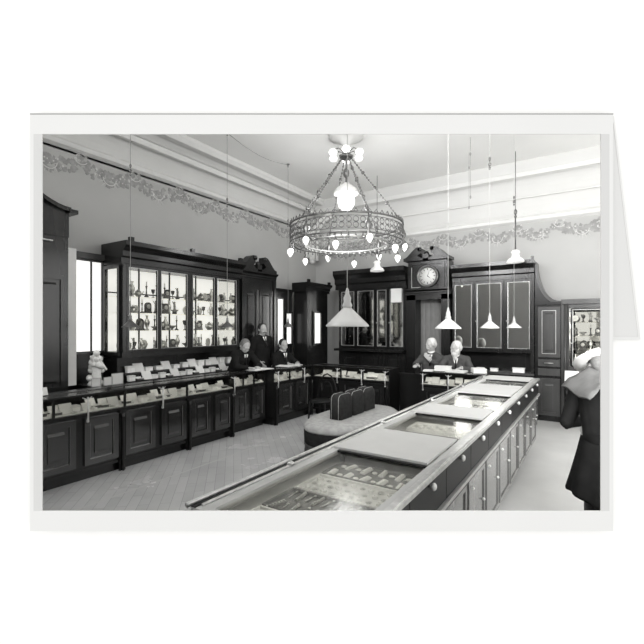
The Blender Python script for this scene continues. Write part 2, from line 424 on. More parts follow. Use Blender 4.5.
for y in (3.44,4.5,5.58): fn.fb(fL,y-.03,y+.03,.06,.12,2.84,2.90)
fn.build('finial',MW,cab)
bays=[(3.41,3.93),(3.93,4.47),(4.52,5.04),(5.04,5.56)]
MB().fb(fL,5.572,5.578,-.46,-.01,1.31,2.51).build('added_side_mirror',MMIR,cab,'mirror added inside the far end to brighten the bay')  # reflector added so the dark end bay picks up the bright pane
for a,b in bays: door(fL,a,b,1.3,2.52,0,MGLASS,cab,.035)
sd=MB(); fS=('B',3.36); frame_rect(sd,fS,-5.93,-5.53,0,.03,1.25,2.52,.05); sdo=sd.build('side_door',MW,cab)
g=MB(); g.fb(fS,-5.89,-5.57,.01,.015,1.29,2.48); g.build('glass_pane',MGLASS,sdo)
shz=[1.31,1.60,1.86,2.10]
for z in shz[1:]:
    MB().box(-5.95,-5.56,3.42,5.57,z-.01,z-.002).build('shelf',MGLASS,cab,'glass shelf')
low=thing('base_cabinet','dark panelled low cabinet with a ledge under the left wall display cabinet','cabinet',(-5.7,4.1,0))
m=MB(); m.box(-5.97,-5.42,2.95,5.62,0,.84); m.box(-5.97,-5.38,2.94,5.66,.84,.87); m.box(-5.97,-5.62,3.36,5.62,.87,1.21); m.build('carcass',MW,low)
for i in range(5): low_panel(('L',-5.42),2.98+i*.53,2.98+i*.53+.5,.1,.8,0,low)
# sloping display step that carries the boxes
stp=thing('display_step','dark sloping display step on the ledge below the left wall cabinet','display step',(-5.5,4.5,.87))
m=MB(); m.fprism(('L',-5.40),[(0,.871),(0,.885),(-.08,.90),(-.09,.99),(-.14,1.0),(-.21,1.0),(-.21,.871)],3.4,5.56); m.build('step',MBLK,stp)

# window between the tall press and the bay cabinet
f=MB(); frame_rect(f,('L',-5.99),2.28,3.355,.0,.05,1.28,2.60,.03); f.fb(('L',-5.99),2.6,2.63,.0,.04,1.31,2.57); f.fb(('L',-5.99),3.17,3.19,0,.04,1.31,2.57)
f.fb(('L',-5.99),2.28,3.355,0,.10,2.60,2.68)
w=struct('window_%d'%wn,f,MWL); wn+=1
MB().fb(('L',-5.99),2.30,3.34,.01,.02,1.30,2.58).build('pane',MWIN2,w)
t=MB(); t.fb(('L',-5.99),2.25,3.33,0,.05,.0,1.28); struct('trim_8',t,MW)
t=MB(); t.fb(('L',-5.9),2.71,2.81,0,.28,.9,2.66); struct('trim_9',t,MTRIM)

# tall press at far left with curved top
tp=thing('tall_press','very tall dark press with curved pediment at the far left edge','wardrobe',(-5.8,2.2,0))
fT=('L',-5.6)
m=MB(); m.box(-5.98,-5.6,1.2,2.70,0,2.78); 
n=12; prof=[(1.2,2.78),(2.70,2.78),(2.70,3.08)]+[(2.70-.9*i/n, 3.10+.34*(.5-.5*math.cos(PI*i/n))) for i in range(n+1)]+[(1.2,3.40)]
m.build('carcass',MW,tp)
p=MB(); p.fplate(fT,prof,-.35,.02); p.build('pediment',MW,tp)
rim=[(u,z) for u,z in prof[2:]]
r=MB()
for i in range(len(rim)-1):
    (u0,z0),(u1,z1)=rim[i],rim[i+1]
    if abs(u0-u1)<1e-6: continue
    r.fplate(fT,[(u0,z0),(u1,z1),(u1,z1+.05),(u0,z0+.05)],-.35,.08)
r.fb(fT,2.68,2.78,-.35,.09,3.08,3.13)
r.build('crown_moulding',MW,tp)
for a,b in ((1.25,1.93),(1.98,2.66)):
    d=low_panel(fT,a,b,.85,2.3,0,tp); 
    low_panel(fT,a,b,.08,.8,0,tp)
    k=MB(); k.ball(k.fpt(fT,a+.03,.035,1.4),.012); k.build('knob',MBRASSL,d)
r=MB(); r.fb(fT,1.6,2.5,.02,.05,2.70,2.715); r.build('shelf_strip',MEDGE,tp,'pale strip across the top panel')

# pedimented double press behind the clerks
pr=thing('pedimented_press','tall dark double-door press with broken scroll pediment behind standing clerk','wardrobe',(-5.8,6.25,0))
fP=('L',-5.6)
MB().box(-5.98,-5.6,5.74,6.78,0,2.62).build('carcass',MW,pr)
cornice(fP,5.76,6.76,2.6,2.74,0,.36,.08).build('cornice',MW,pr)
def scroll_pediment(fr,u0,u1,zb,h,parent,o0=-.1,o1=.06,mat=MW):
    m=MB(); c=(u0+u1)/2; hw=(u1-u0)/2; n=10
    for sg in (-1,1):
        top=[]; 
        for i in range(n+1):
            f=i/n; top.append((c+sg*hw*(1-.72*f), zb+.06+(h-.06)*(.5-.5*math.cos(PI*min(1,f*1.1)))))
        pts=[(c+sg*hw,zb)]+top+[(c+sg*hw*.24,zb+h*.55),(c+sg*hw*.36,zb+h*.35),(c+sg*hw*.22,zb+h*.18),(c,zb+h*.12),(c,zb)]
        m.fplate(fr,pts,o0,o1)
        m.lathe([(.0,0),(.04,.0),(.045,.02),(.0,.03)],m.fpt(fr,c+sg*hw*.27,o1,zb+h*.85),12,axis='x' if fr[0]=='L' else 'y')
    m.fb(fr,c-.06,c+.06,o0,o1,zb,zb+h*.45)
    m.ball(m.fpt(fr,c,0,zb+h*.5),(.05,.05,.06))
    return m.build('pediment',mat,parent)
scroll_pediment(fP,5.74,6.78,2.74,.30,pr)
for a,b in ((5.84,6.24),(6.28,6.68)):
    d=low_panel(fP,a,b,.85,2.4,0,pr); k=MB(); k.ball(k.fpt(fP,b-.03,.035,1.4),.012); k.build('knob',MBRASSL,d)
    e=MB(); e.fb(fP,b-.005,b+.003,.025,.03,.9,2.38); e.build('beading',MEDGE,d)
    low_panel(fP,a,b,.08,.8,0,pr)
for y in (5.76,6.70):
    m=MB(); m.fb(fP,y,y+.06,0,.06,0,2.6); m.build('pilaster',MW,pr)

# panelling run and corner block; the panes' mirror shine is painted as glow
mp_=thing('glazed_panelling','dark panelling with narrow bright panes beside the pedimented press','panelling',(-5.8,7.3,0))
MB().box(-5.98,-5.62,6.80,7.40,0,2.35).build('carcass',MW,mp_)
cornice(('L',-5.62),6.86,7.34,2.34,2.46,0,.3,.08).build('cornice',MW,mp_)
for a,b,z0 in ((6.83,7.09,1.25),(7.13,7.38,1.25)):
    door(('L',-5.62),a,b,z0,2.28 if a<6.9 else 1.98,0,MWIN3,mp_,.04,hl='pane')
for i in range(1): low_panel(('L',-5.62),6.84,7.36,.1,1.15,0,mp_)
cb=thing('corner_cabinet','dark corner cabinet with heavy cornice and one narrow bright pane','cabinet',(-5.6,8.0,0))
fC=('L',-5.25)
MB().box(-5.6,-5.25,7.45,8.28,0,2.5).build('carcass',MW,cb)
cornice(fC,7.42,8.28,2.42,2.62,0,.34,.1).build('cornice',MW,cb)
m=MB(); m.fb(fC,7.38,7.44,.05,.1,2.62,2.68).fb(fC,8.2,8.26,.05,.1,2.62,2.68); m.build('finial',MW,cb)
door(fC,7.66,7.98,1.25,2.0,0,MWIN3,cb,.04,hl='pane')
low_panel(fC,7.5,8.2,.1,1.15,0,cb)

# ---- back wall
fB=('B',8.3)
ra=thing('mirror_cabinet','dark cabinet with mirrored doors against the back wall left of the clock','cabinet',(-4.1,8.5,0))
MB().box(-4.95,-3.31,8.3,8.86,0,2.5).build('carcass',MW,ra)
cornice(fB,-4.95,-3.40,2.5,2.92,0,.5,.14).build('cornice',MW,ra)
for a,b in ((-4.9,-4.5),(-4.48,-4.02),(-4.0,-3.72),(-3.70,-3.34)): door(fB,a,b,1.2,2.48,0,MMIRD,ra,.04)
MB().fb(fB,-4.95,-3.315,0,.22,1.12,1.17).build('ledge',MW,ra)
for i in range(3): low_panel(fB,-4.92+i*.54,-4.40+i*.54,.1,1.08,.0,ra)
pp=MB(); pp.fb(fB,-3.64,-3.40,.043,.047,2.17,2.46); tag(pp.build('calendar_sheet',MPAPER),'white paper sheet hung on the mirror door left of the clock','paper')
ct=thing('clock_surround','dark doorway surround with scroll pediment and round wall clock housing','door surround',(-2.8,8.4,0))
m=MB(); m.box(-3.27,-3.08,8.2,8.86,0,2.36).box(-2.55,-2.38,8.2,8.86,0,2.36).box(-3.27,-2.38,8.2,8.86,2.2,2.38); m.build('frame',MW,ct)
m=MB(); m.box(-3.22,-2.42,8.16,8.6,2.38,2.98); frame_rect(m,('B',8.16),-3.17,-2.47,0,.02,2.42,2.94,.04); m.build('clock_housing',MW,ct)
scroll_pediment(('B',8.16),-3.29,-2.37,2.98,.26,ct,-.3,.08)
cornice(('B',8.2),-3.22,-2.43,2.30,2.42,0,.4,.1).build('cornice',MW,ct)
m=MB(); m.fb(('B',8.16),-3.14,-3.13,.021,.026,2.45,2.85); m.fb(('B',8.16),-3.14,-2.95,.021,.026,2.44,2.45); m.build('beading',MEDGE,ct)
ck=thing('wall_clock','round white-faced clock above the doorway on the back wall','clock',(-2.80,8.14,2.66))
cc=(-2.80,8.138,2.66)
MB().lathe([(.0,0),(.17,0),(.215,-.0),(.22,-.03),(.205,-.045),(.175,-.03),(.17,-.02)],cc,40,axis='y',cap=False).build('bezel',MBRASS,ck)
MB().lathe([(.0,-.012),(.172,-.012),(.172,-.0)],cc,40,axis='y').build('dial',MPAPER,ck)
m=MB()
for i in range(12):
    a=PI/6*i; ca,sa=math.sin(a),math.cos(a); w=.006
    p=[(-2.8+ca*.12+sa*w,2.66+sa*.12-ca*w),(-2.8+ca*.155+sa*w,2.66+sa*.155-ca*w),(-2.8+ca*.155-sa*w,2.66+sa*.155+ca*w),(-2.8+ca*.12-sa*w,2.66+sa*.12+ca*w)]
    m.fplate(('B',8.126),p,0,.003)
m.build('hour_marks',MBLK,ck)
for a,l,w in ((2.2,.085,.008),(0.35,.125,.005)):
    ca,sa=math.sin(a),math.cos(a)
    m=MB(); m.fplate(('B',8.12),[(-2.8+sa*w,2.66-ca*w),(-2.8+ca*l,2.66+sa*l),(-2.8-sa*w,2.66+ca*w)],0,.003); m.build('hand',MBLK,ck)
cu=MB(); n=24
for i in range(n):
    a=-3.07+.51*i/n; b2=-3.07+.51*(i+1)/n; cu.fb(('B',8.5+.015*math.sin(i*1.3)),a,b2,0,.01,0.02,2.2)
tag(cu.build('door_curtain',plain('grey_curtain',.2,.8,var=.08)),'plain grey curtain hanging in the doorway below the clock','curtain')
rb=thing('mirror_cabinet','dark cabinet with three tall mirrored doors right of the clock','cabinet',(-1.6,8.5,0))
MB().box(-2.36,-.92,8.3,8.86,0,.8).box(-2.36,-.92,8.3,8.86,1.18,2.55).box(-2.36,-.92,8.6,8.86,.8,1.18).box(-.97,-.92,8.3,8.86,.8,1.18).build('carcass',MW,rb)
cornice(fB,-2.27,-1.0,2.52,2.84,0,.5,.14).build('cornice',MW,rb)
m=MB(); m.fb(fB,-.96,-.92,.02,.1,2.84,2.90); m.build('finial',MW,rb)
for a,b in ((-2.34,-1.95),(-1.93,-1.42),(-1.39,-.95)): door(fB,a,b,1.22,2.50,0,MMIR,rb,.045)
MB().fb(fB,-2.36,-.92,-.3,.03,.78,.82).build('ledge',MWL,rb)
for i in range(3): low_panel(fB,-2.34+i*.47,-1.89+i*.47,.1,.75,0,rb)
# swept bracket + panelled section + glazed case at right
pn=thing('panelled_screen','dark panelled screen with swept bracket beside the mirrored cabinet','panelling',(-.68,8.5,0))
m=MB(); m.box(-.91,-.50,8.34,8.86,0,2.06); m.build('carcass',MW,pn)
n=10; sw=[(-.91,2.06),(-.91,2.80)]+[(-.91+.03+.37*(1-math.cos(PI/2*i/n)), 2.80-.70*math.sin(PI/2*i/n)) for i in range(n+1)]+[(-.505,2.06)]
m=MB(); m.fplate(('B',8.34),sw,-.3,0); m.build('swept_bracket',MW,pn)
m=MB(); m.fplate(('B',8.34),[(u+.0,z) for u,z in sw[2:-1]]+[(u-.03,z-.05) for u,z in sw[2:-1]][::-1],0,.02); m.build('bracket_rim',MWL,pn)
m=MB(); m.fb(('B',8.34),-.91,-.505,-.2,.05,2.04,2.09); m.build('cornice',MW,pn)
low_panel(('B',8.34),-.86,-.52,1.12,2.0,0,pn,mat=MWL); low_panel(('B',8.34),-.86,-.52,.1,.75,0,pn,mat=MWL)
m=MB(); frame_rect(m,('B',8.34),-.80,-.58,.026,.03,1.18,1.94,.008); m.build('beading',MEDGE,pn)
m=MB(); m.fb(('B',8.34),-.86,-.52,0,.03,.8,.92).fb(('B',8.34),-.86,-.52,0,.03,.96,1.08); m.build('drawer',MWL,pn)
m=MB(); m.tube([(-.76,8.28,.97+.05),(-.69,8.265,.97+.05),(-.62,8.28,.97+.05)],.01); m.build('handle',MBRASSL,pn)
gc=thing('display_cabinet','glazed dark display cabinet with bright goods at the right end','display cabinet',(.1,8.5,0))
m=MB(); m.box(-.5,-.38,8.30,8.86,0,2.04).box(.98,1.06,8.30,8.86,0,2.04).box(-.38,.98,8.30,8.86,0,.98).box(-.38,.98,8.3,8.86,1.98,2.04).box(-.38,.98,8.84,8.86,.98,1.98); m.build('carcass',MWL,gc)
MB().box(-.38,.98,8.825,8.838,.98,1.98).build('mirror_back',MMIR,gc)
m=MB(); m.fb(('B',8.3),-.5,1.08,-.5,.06,2.04,2.12); m.build('cornice',MWL,gc)
m=MB(); m.tube([(-.44,8.27,0),(-.44,8.27,2.04)],.018).tube([(-.40,8.28,0),(-.40,8.28,2.04)],.008); m.build('colonnette',MWL,gc)
door(('B',8.3),-.36,.31,.98,1.97,0,MGLASS,gc,.03); door(('B',8.3),.32,.98,.98,1.97,0,MGLASS,gc,.03)
for z in (1.25,1.5,1.74): MB().box(-.37,.97,8.36,8.82,z-.008,z).build('shelf',MGLASS,gc)
for i in range(2): low_panel(('B',8.3),-.36+i*.68,.30+i*.68,.1,.9,0,gc,mat=MWL)
# small dark writing table with turned legs before it
dk=thing('writing_table','small black table with turned legs at the right','table',(-.05,7.6,0))
m=MB(); m.box(-.44,.45,7.82,8.25,.74,.77).box(-.41,.42,7.85,8.22,.64,.74); m.build('table_top',MBLK,dk)
for x in (-.40,.41):
    for y in (7.86,8.21):
        MB().lathe([(.025,0),(.03,.03),(.015,.07),(.028,.14),(.016,.2),(.022,.35),(.030,.45),(.016,.5),(.03,.56),(.03,.66)],(x,y,0),12).build('leg',MBLK,dk)
MB().box(-.38,.40,8.02,8.05,.15,.18).box(-.41,-.38,7.87,8.2,.15,.18).box(.39,.42,7.87,8.2,.15,.18).build('stretcher',MBLK,dk)
m=MB(); m.add([(-.43,7.9,.771),(-.23,7.9,.771),(-.23,8.0,.93),(-.43,8.0,.93),(-.43,7.905,.771),(-.23,7.905,.771),(-.23,8.005,.93),(-.43,8.005,.93)],[(0,1,2,3),(7,6,5,4),(0,4,5,1),(1,5,6,2),(2,6,7,3),(3,7,4,0)])
m.box(-.43,-.23,8.0,8.007,.771,.93)
tag(m.build('display_card',MPAPER),'white card propped on the small black table','card')

# ------------------------------------------------------------------ long near counter
NX0,NX1,NY0,NY1,NZ=-1.36,-.66,1.10,6.45,.945
nc=thing('shop_counter','long glass-topped jewellery counter running from the foreground to the back','shop counter',(-1.0,3.8,0))
m=MB(); m.box(-1.28,-.80,NY0+.1,NY1-.05,0,.10); m.build('plinth',MW,nc)
MB().box(-1.33,-.70,NY0+.03,NY1,.10,.71).build('carcass',MW,nc)
fR=('L',-.70)
step=.52; y=1.95-.26-step
k=0
while y<NY1-.1:
    a,b=max(y,NY0+.04),min(y+step,NY1)
    m=MB(); m.fb(fR,a+.006,b-.006,0,.014,.13,.69)
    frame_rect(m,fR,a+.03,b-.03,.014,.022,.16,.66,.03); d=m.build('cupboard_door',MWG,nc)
    for q in ((-.672,a+.10,.60),(-.672,b-.10,.42)): MB().ball(q,.011,8,6).build('knob',MSHIRT,d)
    m=MB(); m.fb(('L',-.672),a+.004,b-.004,0,.012,.745,.922); dr=m.build('drawer_front',MBLK,nc)
    if b-a>.4:
        kb=MB(); kb.lathe([(.006,0),(.008,.008),(.017,.014),(.019,.022),(.012,.030),(0,.032)],(-.66,y+.26,.895),14,axis='x'); kb.build('knob',MSHIRT,dr)
    y+=step
m=MB(); m.box(-.70,-.645,NY0,NY1+.02,.715,.738); m.box(NX0,-.70,NY0,NY0+.03,.715,.738); m.build('rail',MEDGE,nc,'pale moulded rail along the side')
MB().box(-1.33,-.675,NY0+.01,NY1,.83,.86).build('case_bottom',MTRAY,nc)
m=MB(); m.box(-1.36,-1.335,NY0,NY1,.71,.925); m.box(-1.33,-.68,NY0,NY0+.02,.71,.925).box(-1.33,-.68,NY1-.02,NY1,.71,.925); m.build('case_wall',MTRAY,nc)
# top frame
m=MB(); m.box(-.715,-.655,NY0,NY1,.925,NZ); m.box(-1.33,-1.24,NY0,NY1,.925,NZ); m.box(-1.24,-.715,NY0,NY0+.04,.925,NZ).box(-1.24,-.715,NY1-.05,NY1,.925,NZ)
m.build('top_frame',plain('pale_frame',.5,.3,var=.15,scale=6,stretch=(1,.2,1)),nc)
m=MB(); m.box(-.682,-.655,NY0,NY1,NZ,NZ+.004); m.box(-.645,-.655,NY0,NY1,.925,NZ); m.build('edge_strip',MSILV,nc)
m=MB(); m.tube([(-1.345,NY0-.01,NZ+.006),(-1.345,NY1,NZ+.006)],.011,8); m.tube([(-1.30,NY0+.03,NZ+.002),(-1.30,NY1,NZ+.002)],.008,8); m.build('hand_rail',MSILV,nc,'double metal rail along the far edge')
m=MB(); m.box(-1.335,-1.308,NY0,NY1,NZ,NZ+.003); m.build('rail_groove',MBLK,nc)
m=MB()
for yy in (1.7,2.8,3.9,5.0,6.1): m.lathe([(.018,0),(.018,.012),(.01,.018),(0,.02)],(-1.30,yy,NZ+.006),12)
m.build('rail_boss',MSILV,nc)
segs=[(NY0+.04,2.07),(2.64,3.31),(3.75,4.58),(5.40,5.95)]
segn=['nearest glass','second glass','third glass','farthest glass']
boards=[(2.07,2.64),(3.31,3.75),(4.58,5.40),(5.95,6.40)]
MB().box(-1.24,-.715,NY0+.04,NY1-.05,.929,.934).build('glass_top',MGLASS,nc)
for yy in (2.07,2.64,3.31,3.75,4.58,5.40,5.95):
    m=MB(); m.box(-1.24,-.715,yy-.008,yy+.008,.934,NZ)
    if yy in (2.07,3.75,5.40): m.box(-1.22,-1.20,yy-.007,yy+.007,.86,.934)
    m.build('glazing_bar',MW,nc)
for (a,b),nm in zip(boards,('nearest of the four','second from the camera','third from the camera','farthest, near the back')):
    bm_=MB(); bm_.box(-1.275,-.72,a+.012,b-.01,NZ+.001,NZ+.013)
    o=bm_.build('cover_board',MBOARD); tag(o,'flat pale board lying over the long counter glass, '+nm,'board')
# trays and jewellery inside
def jproto():
    P={}
    m=MB(); m.tube([(.055*math.cos(t*.25)*1.3,.05*math.sin(t*.25),.006) for t in range(2,23)],.006,6); P['necklace']=m.build('necklace',MWHITE)
    m=MB(); m.box(-.07,.07,-.011,.011,0,.008)
    for i in range(7): m.ball((-.06+.02*i,0,.010),.009,6,4)
    P['bracelet']=m.build('bracelet',MSILV)
    m=MB(); m.lathe([(0,0),(.022,0),(.024,.004),(.022,.009),(0,.011)],(0,0,0),14); m.tube([(0,.022,.005),(.006,.03,.005),(0,.037,.005),(-.006,.03,.005)],.002,5,True); P['pocket_watch']=m.build('pocket_watch',MWHITE)
    m=MB(); m.box(-.02,.02,-.02,.02,0,.018); m.ball((0,0,.022),(.010,.010,.007),8,5); P['ring_box']=m.build('ring_box',MWHITE)
    m=MB(); m.tube([(-.05,0,.005),(.05,0,.005)],.004,6); m.ball((.05,0,.006),(.012,.012,.006),8,5); P['hat_pin']=m.build('hat_pin',MSILV)
    m=MB()
    for i in range(6): m.ball((.016*math.cos(i*PI/3),.016*math.sin(i*PI/3),.006),(.009,.009,.006),6,4)
    m.ball((0,0,.008),.009,6,4); P['brooch']=m.build('brooch',MSILV)
    m=MB(); m.box(-.06,.06,-.018,.018,0,.012); m.box(-.05,.05,-.010,.010,.012,.02); P['bar_case']=m.build('bar_case',MWHITE)
    return {k:Proto(tag(o,'',{'necklace':'necklace','bracelet':'bracelet','pocket_watch':'watch','ring_box':'box','hat_pin':'pin','brooch':'brooch','bar_case':'case'}[k])) for k,o in P.items()}
J=jproto()
nice={'necklace':'pale curved necklace','bracelet':'beaded silver bracelet','pocket_watch':'small white pocket watch','ring_box':'tiny white ring box','hat_pin':'thin silver hat pin','brooch':'round silver brooch','bar_case':'slim white jewellery case'}
rnd=random.Random(5)
trp=MB(); trp.box(-.23,.23,-.11,.11,0,.012); trp.box(-.23,.23,-.11,-.10,.012,.026).box(-.23,.23,.10,.11,.012,.026).box(-.23,-.22,-.1,.1,.012,.026).box(.22,.23,-.1,.1,.012,.026)
TR=Proto(tag(trp.build('jewellery_tray',MTRAY),'','tray')); 
trp=MB(); trp.box(-.23,.23,-.11,.11,0,.012); trp.box(-.23,.23,-.11,-.10,.012,.026).box(-.23,.23,.10,.11,.012,.026).box(-.23,-.22,-.1,.1,.012,.026).box(.22,.23,-.1,.1,.012,.026)
TRD=Proto(tag(trp.build('jewellery_tray',MTRAYD),'','tray'))
ords=['nearest','second','third','fourth']
for si,(a,b) in enumerate(segs):
    nt=max(1,int((b-a-.02)/.225)); sp=(b-a)/nt
    for j in range(nt):
        yc=a+sp*(j+.5); dark=(si+j)%2==1
        (TRD if dark else TR).put((-.98,yc,.861),0,('dark' if dark else 'pale')+' velvet tray under the '+segn[si]+' of the long counter, '+ords[j]+' in it','trays in the long counter')
        if j==0 and si==0: kinds=['necklace','pocket_watch']
        else: kinds=[['bar_case','bracelet'],['bracelet','hat_pin'],['ring_box','brooch'],['bar_case','pocket_watch']][(si+j)%4]
        cols=9
        for r in range(3 if not dark else 2):
            for c in range(cols):
                kd=kinds[(c+r)%2]; ang=PI/2+rnd.uniform(-.25,.1) if dark else rnd.uniform(-.4,.4)
                if kd in('ring_box','pocket_watch','brooch'): ang=rnd.random()*6
                J[kd].put((-.98-.19+.38*c/(cols-1),yc-.062+(.062*r if not dark else .124*r)+rnd.uniform(-.006,.006),.874),ang,
                    nice[kd]+' lying in a tray under the '+segn[si]+' of the long counter',kd.replace('_',' ')+'s under the '+segn[si],scale=rnd.uniform(.85,1.1)*((.75 if dark else .36) if kd in('bar_case','bracelet','hat_pin') else .62))

# low drawer cabinet beyond the end of the counter
dcb=thing('drawer_cabinet','low dark drawer cabinet beyond the far end of the long counter','cabinet',(-1.1,7.3,0))
MB().box(-1.4,-.84,6.55,8.0,0,.62).build('carcass',MW,dcb)
for i in range(3):
    for j in range(2):
        m=MB(); m.fb(('L',-.84),6.57+i*.475,7.03+i*.475,0,.012,.06+j*.28,.31+j*.28); d=m.build('drawer',MWG,dcb)  # pale drawer fronts: overexposed light put into the colour
        k=MB(); k.ball((-.818,6.8+i*.475,.19+j*.28),.014,8,6); k.build('knob',MSHIRT,d)

# ------------------------------------------------------------------ wall-side counters
def glass_counter(name,label,fr,u0,u1,depth,joints,zt=.93,panels=None,loc=None,posts=True,mat=MW,pil=()):
    k,b=fr
    c=thing(name,label,'shop counter',loc)
    m=MB(); m.fb(fr,u0,u1,-depth,0,.12,.70); m.fb(fr,u0+.02,u1-.02,-depth+.02,-.04,0,.12); m.build('carcass',mat,c)
    m=MB(); m.fb(fr,u0,u1,-depth,.03,.70,.725); m.build('case_moulding',mat,c)
    m=MB(); m.fb(fr,u0,u1,-depth,.012,.10,.13); m.build('foot_moulding',mat,c)
    m=MB(); m.fb(fr,u0,u1,-depth,-depth+.03,.725,zt-.02); m.fb(fr,u0,u0+.02,-depth,0,.725,zt-.02).fb(fr,u1-.02,u1,-depth,0,.725,zt-.02)
    for j in joints: m.fb(fr,j-.012,j+.012,-.02,.0,.725,zt-.02)
    m.build('case_frame',mat,c)
    MB().fb(fr,u0+.02,u1-.02,-depth+.03,-.02,.725,.735).build('case_bottom',MTRAY,c)
    m=MB(); m.fb(fr,u0,u1,-.05,.025,zt-.02,zt); m.fb(fr,u0,u1,-depth,-depth+.16,zt-.02,zt); m.fb(fr,u0,u0+.04,-depth+.16,-.05,zt-.02,zt).fb(fr,u1-.04,u1,-depth+.16,-.05,zt-.02,zt)
    m.build('top_frame',mat,c)
    MB().fb(fr,u0+.04,u1-.04,-depth+.16,-.05,zt-.012,zt-.006).build('glass_top',MGLASS,c)
    MB().fb(fr,u0+.02,u1-.02,-.012,-.006,.725,zt-.02).build('glass_front',MGLASS,c)
    pl=panels
    for i in range(len(pl)-1):
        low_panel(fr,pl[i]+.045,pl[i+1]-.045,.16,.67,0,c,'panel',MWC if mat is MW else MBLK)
        e=MB(); frame_rect(e,fr,pl[i]+.10,pl[i+1]-.10,.02,.024,.21,.62,.006); e.build('beading',MEDGE,c)
    for p in pil:
        m=MB(); m.fb(fr,p-.035,p+.035,0,.03,.0,.70); m.lathe([(.012,.0),(.022,.03),(.015,.07),(.020,.14),(.014,.4),(.020,.6),(.022,.66)],m.fpt(fr,p,.045,0),12); m.build('pilaster',mat,c)
    if posts:
        for p in posts:
            m=MB(); m.tube([m.fpt(fr,p,.04,zt-.03),m.fpt(fr,p,.045,.70),m.fpt(fr,p,.035,.64)],[.009,.009,.013],8); m.ball(m.fpt(fr,p,.035,.64),.016); m.tube([m.fpt(fr,p-.05,.02,zt-.035),m.fpt(fr,p,.045,zt-.06),m.fpt(fr,p+.05,.02,zt-.035)],.006,6)
            m.build('bracket',MBRASSL,c,'pale metal bracket')
    return c
glass_counter('shop_counter','long glass-topped counter with panelled front along the left wall',('L',-4.6),.9,4.62,.42,[1.5,2.08,2.85,3.74],panels=[.9,1.38,1.86,2.33,2.80,3.28,3.75,4.17,4.6],pil=[1.86,2.80,3.75,4.55],loc=(-4.9,2.8,0),posts=[2.40,3.33,4.58])
glass_counter('shop_counter','short recessed counter section where the writing clerk leans',('L',-4.68),4.64,5.42,.32,[4.9,5.15],panels=[4.64,5.03,5.42],loc=(-4.9,5.0,0),posts=None)
glass_counter('shop_counter','glass-fronted corner counter before the seated young clerk',('L',-4.52),5.44,6.58,.42,[5.9,6.3],panels=[5.52,6.0,6.5],pil=[5.48,6.52],loc=(-4.8,6.0,0),posts=[5.52,6.28])
glass_counter('shop_counter','glass-fronted counter across the back left behind the round seat',('B',6.6),-4.50,-2.93,.42,[-3.9,-3.45],panels=[-4.4,-3.9,-3.4,-2.98],pil=[-2.96],loc=(-3.7,6.9,0),posts=[-3.95,-3.45,-3.0],mat=MBLK)
glass_counter('shop_counter','glass-fronted counter across the back right before the two old men',('B',6.6),-2.40,-1.43,.42,[-1.95],panels=[-2.38,-1.9,-1.45],loc=(-1.9,6.85,0),posts=[-2.34,-1.93],mat=MBLK)
# dark panelled gate between the two back counters
gt=thing('counter_gate','low dark gate between the two back counters','gate',(-2.66,6.9,0))
MB().box(-2.91,-2.42,6.98,7.02,.05,.80).build('panel',MBLK,gt)
m=MB(); m.box(-2.92,-2.41,6.96,7.04,.80,.84); m.build('rail',MBLK,gt)
# black bentwood chair in the gap
ch=thing('bentwood_chair','black chair standing in the dark gap behind the round seat','chair',(-3.75,5.75,0))
MB().lathe([(0,0),(.19,0),(.2,.015),(.19,.03),(0,.035)],(-3.75,5.75,.43),20).build('seat',MBLK,ch)
for dx,dy in ((-.14,-.14),(.14,-.14),(-.14,.14),(.14,.14)): MB().tube([(-3.75+dx*1.2,5.75+dy*1.2,0),(-3.75+dx,5.75+dy,.43)],[.012,.016]).build('leg',MBLK,ch)
m=MB(); m.tube([(-3.75+.19*math.cos(PI+t*PI/8-PI/2*0),5.75+.17*0+.0-.0+.16, .45+.42*math.sin(t*PI/8)) for t in range(0,9)],.013); m.tube([(-3.75+.11*math.cos(PI+t*PI/8),5.91,.45+.30*math.sin(t*PI/8)) for t in range(0,9)],.009)
m.build('backrest',MBLK,ch)

# goods in wall-side counters
cardp=MB(); cardp.fprism(('B',0),[(0,0),(.012,0),(-.03,.07),(-.04,.07)],-.045,.045); CARDP=Proto(tag(cardp.build('price_card',MPAPER),'','card'))
bxp=thing('jewel_case','','box'); m=MB(); m.box(-.05,.05,-.035,.035,0,.025); m.build('case_base',MDARKG,bxp); m=MB(); m.add([(-.05,.035,.025),(.05,.035,.025),(.05,.065,.09),(-.05,.065,.09),(-.05,.045,.025),(.05,.045,.025),(.05,.073,.09),(-.05,.073,.09)],[(0,1,2,3),(7,6,5,4),(0,4,5,1),(1,5,6,2),(2,6,7,3),(3,7,4,0)]); m.build('lid',MWHITE,bxp); m=MB(); m.box(-.043,.043,-.028,.028,.025,.029); m.build('lining',MWHITE,bxp)
JC=Proto(bxp)
wbp=thing('gift_box','','box'); MB().box(-.05,.05,-.04,.04,0,.045).build('box_base',MWHITE,wbp); MB().box(-.053,.053,-.043,.043,.045,.065).build('lid',MPAPER,wbp)
WB=Proto(wbp)
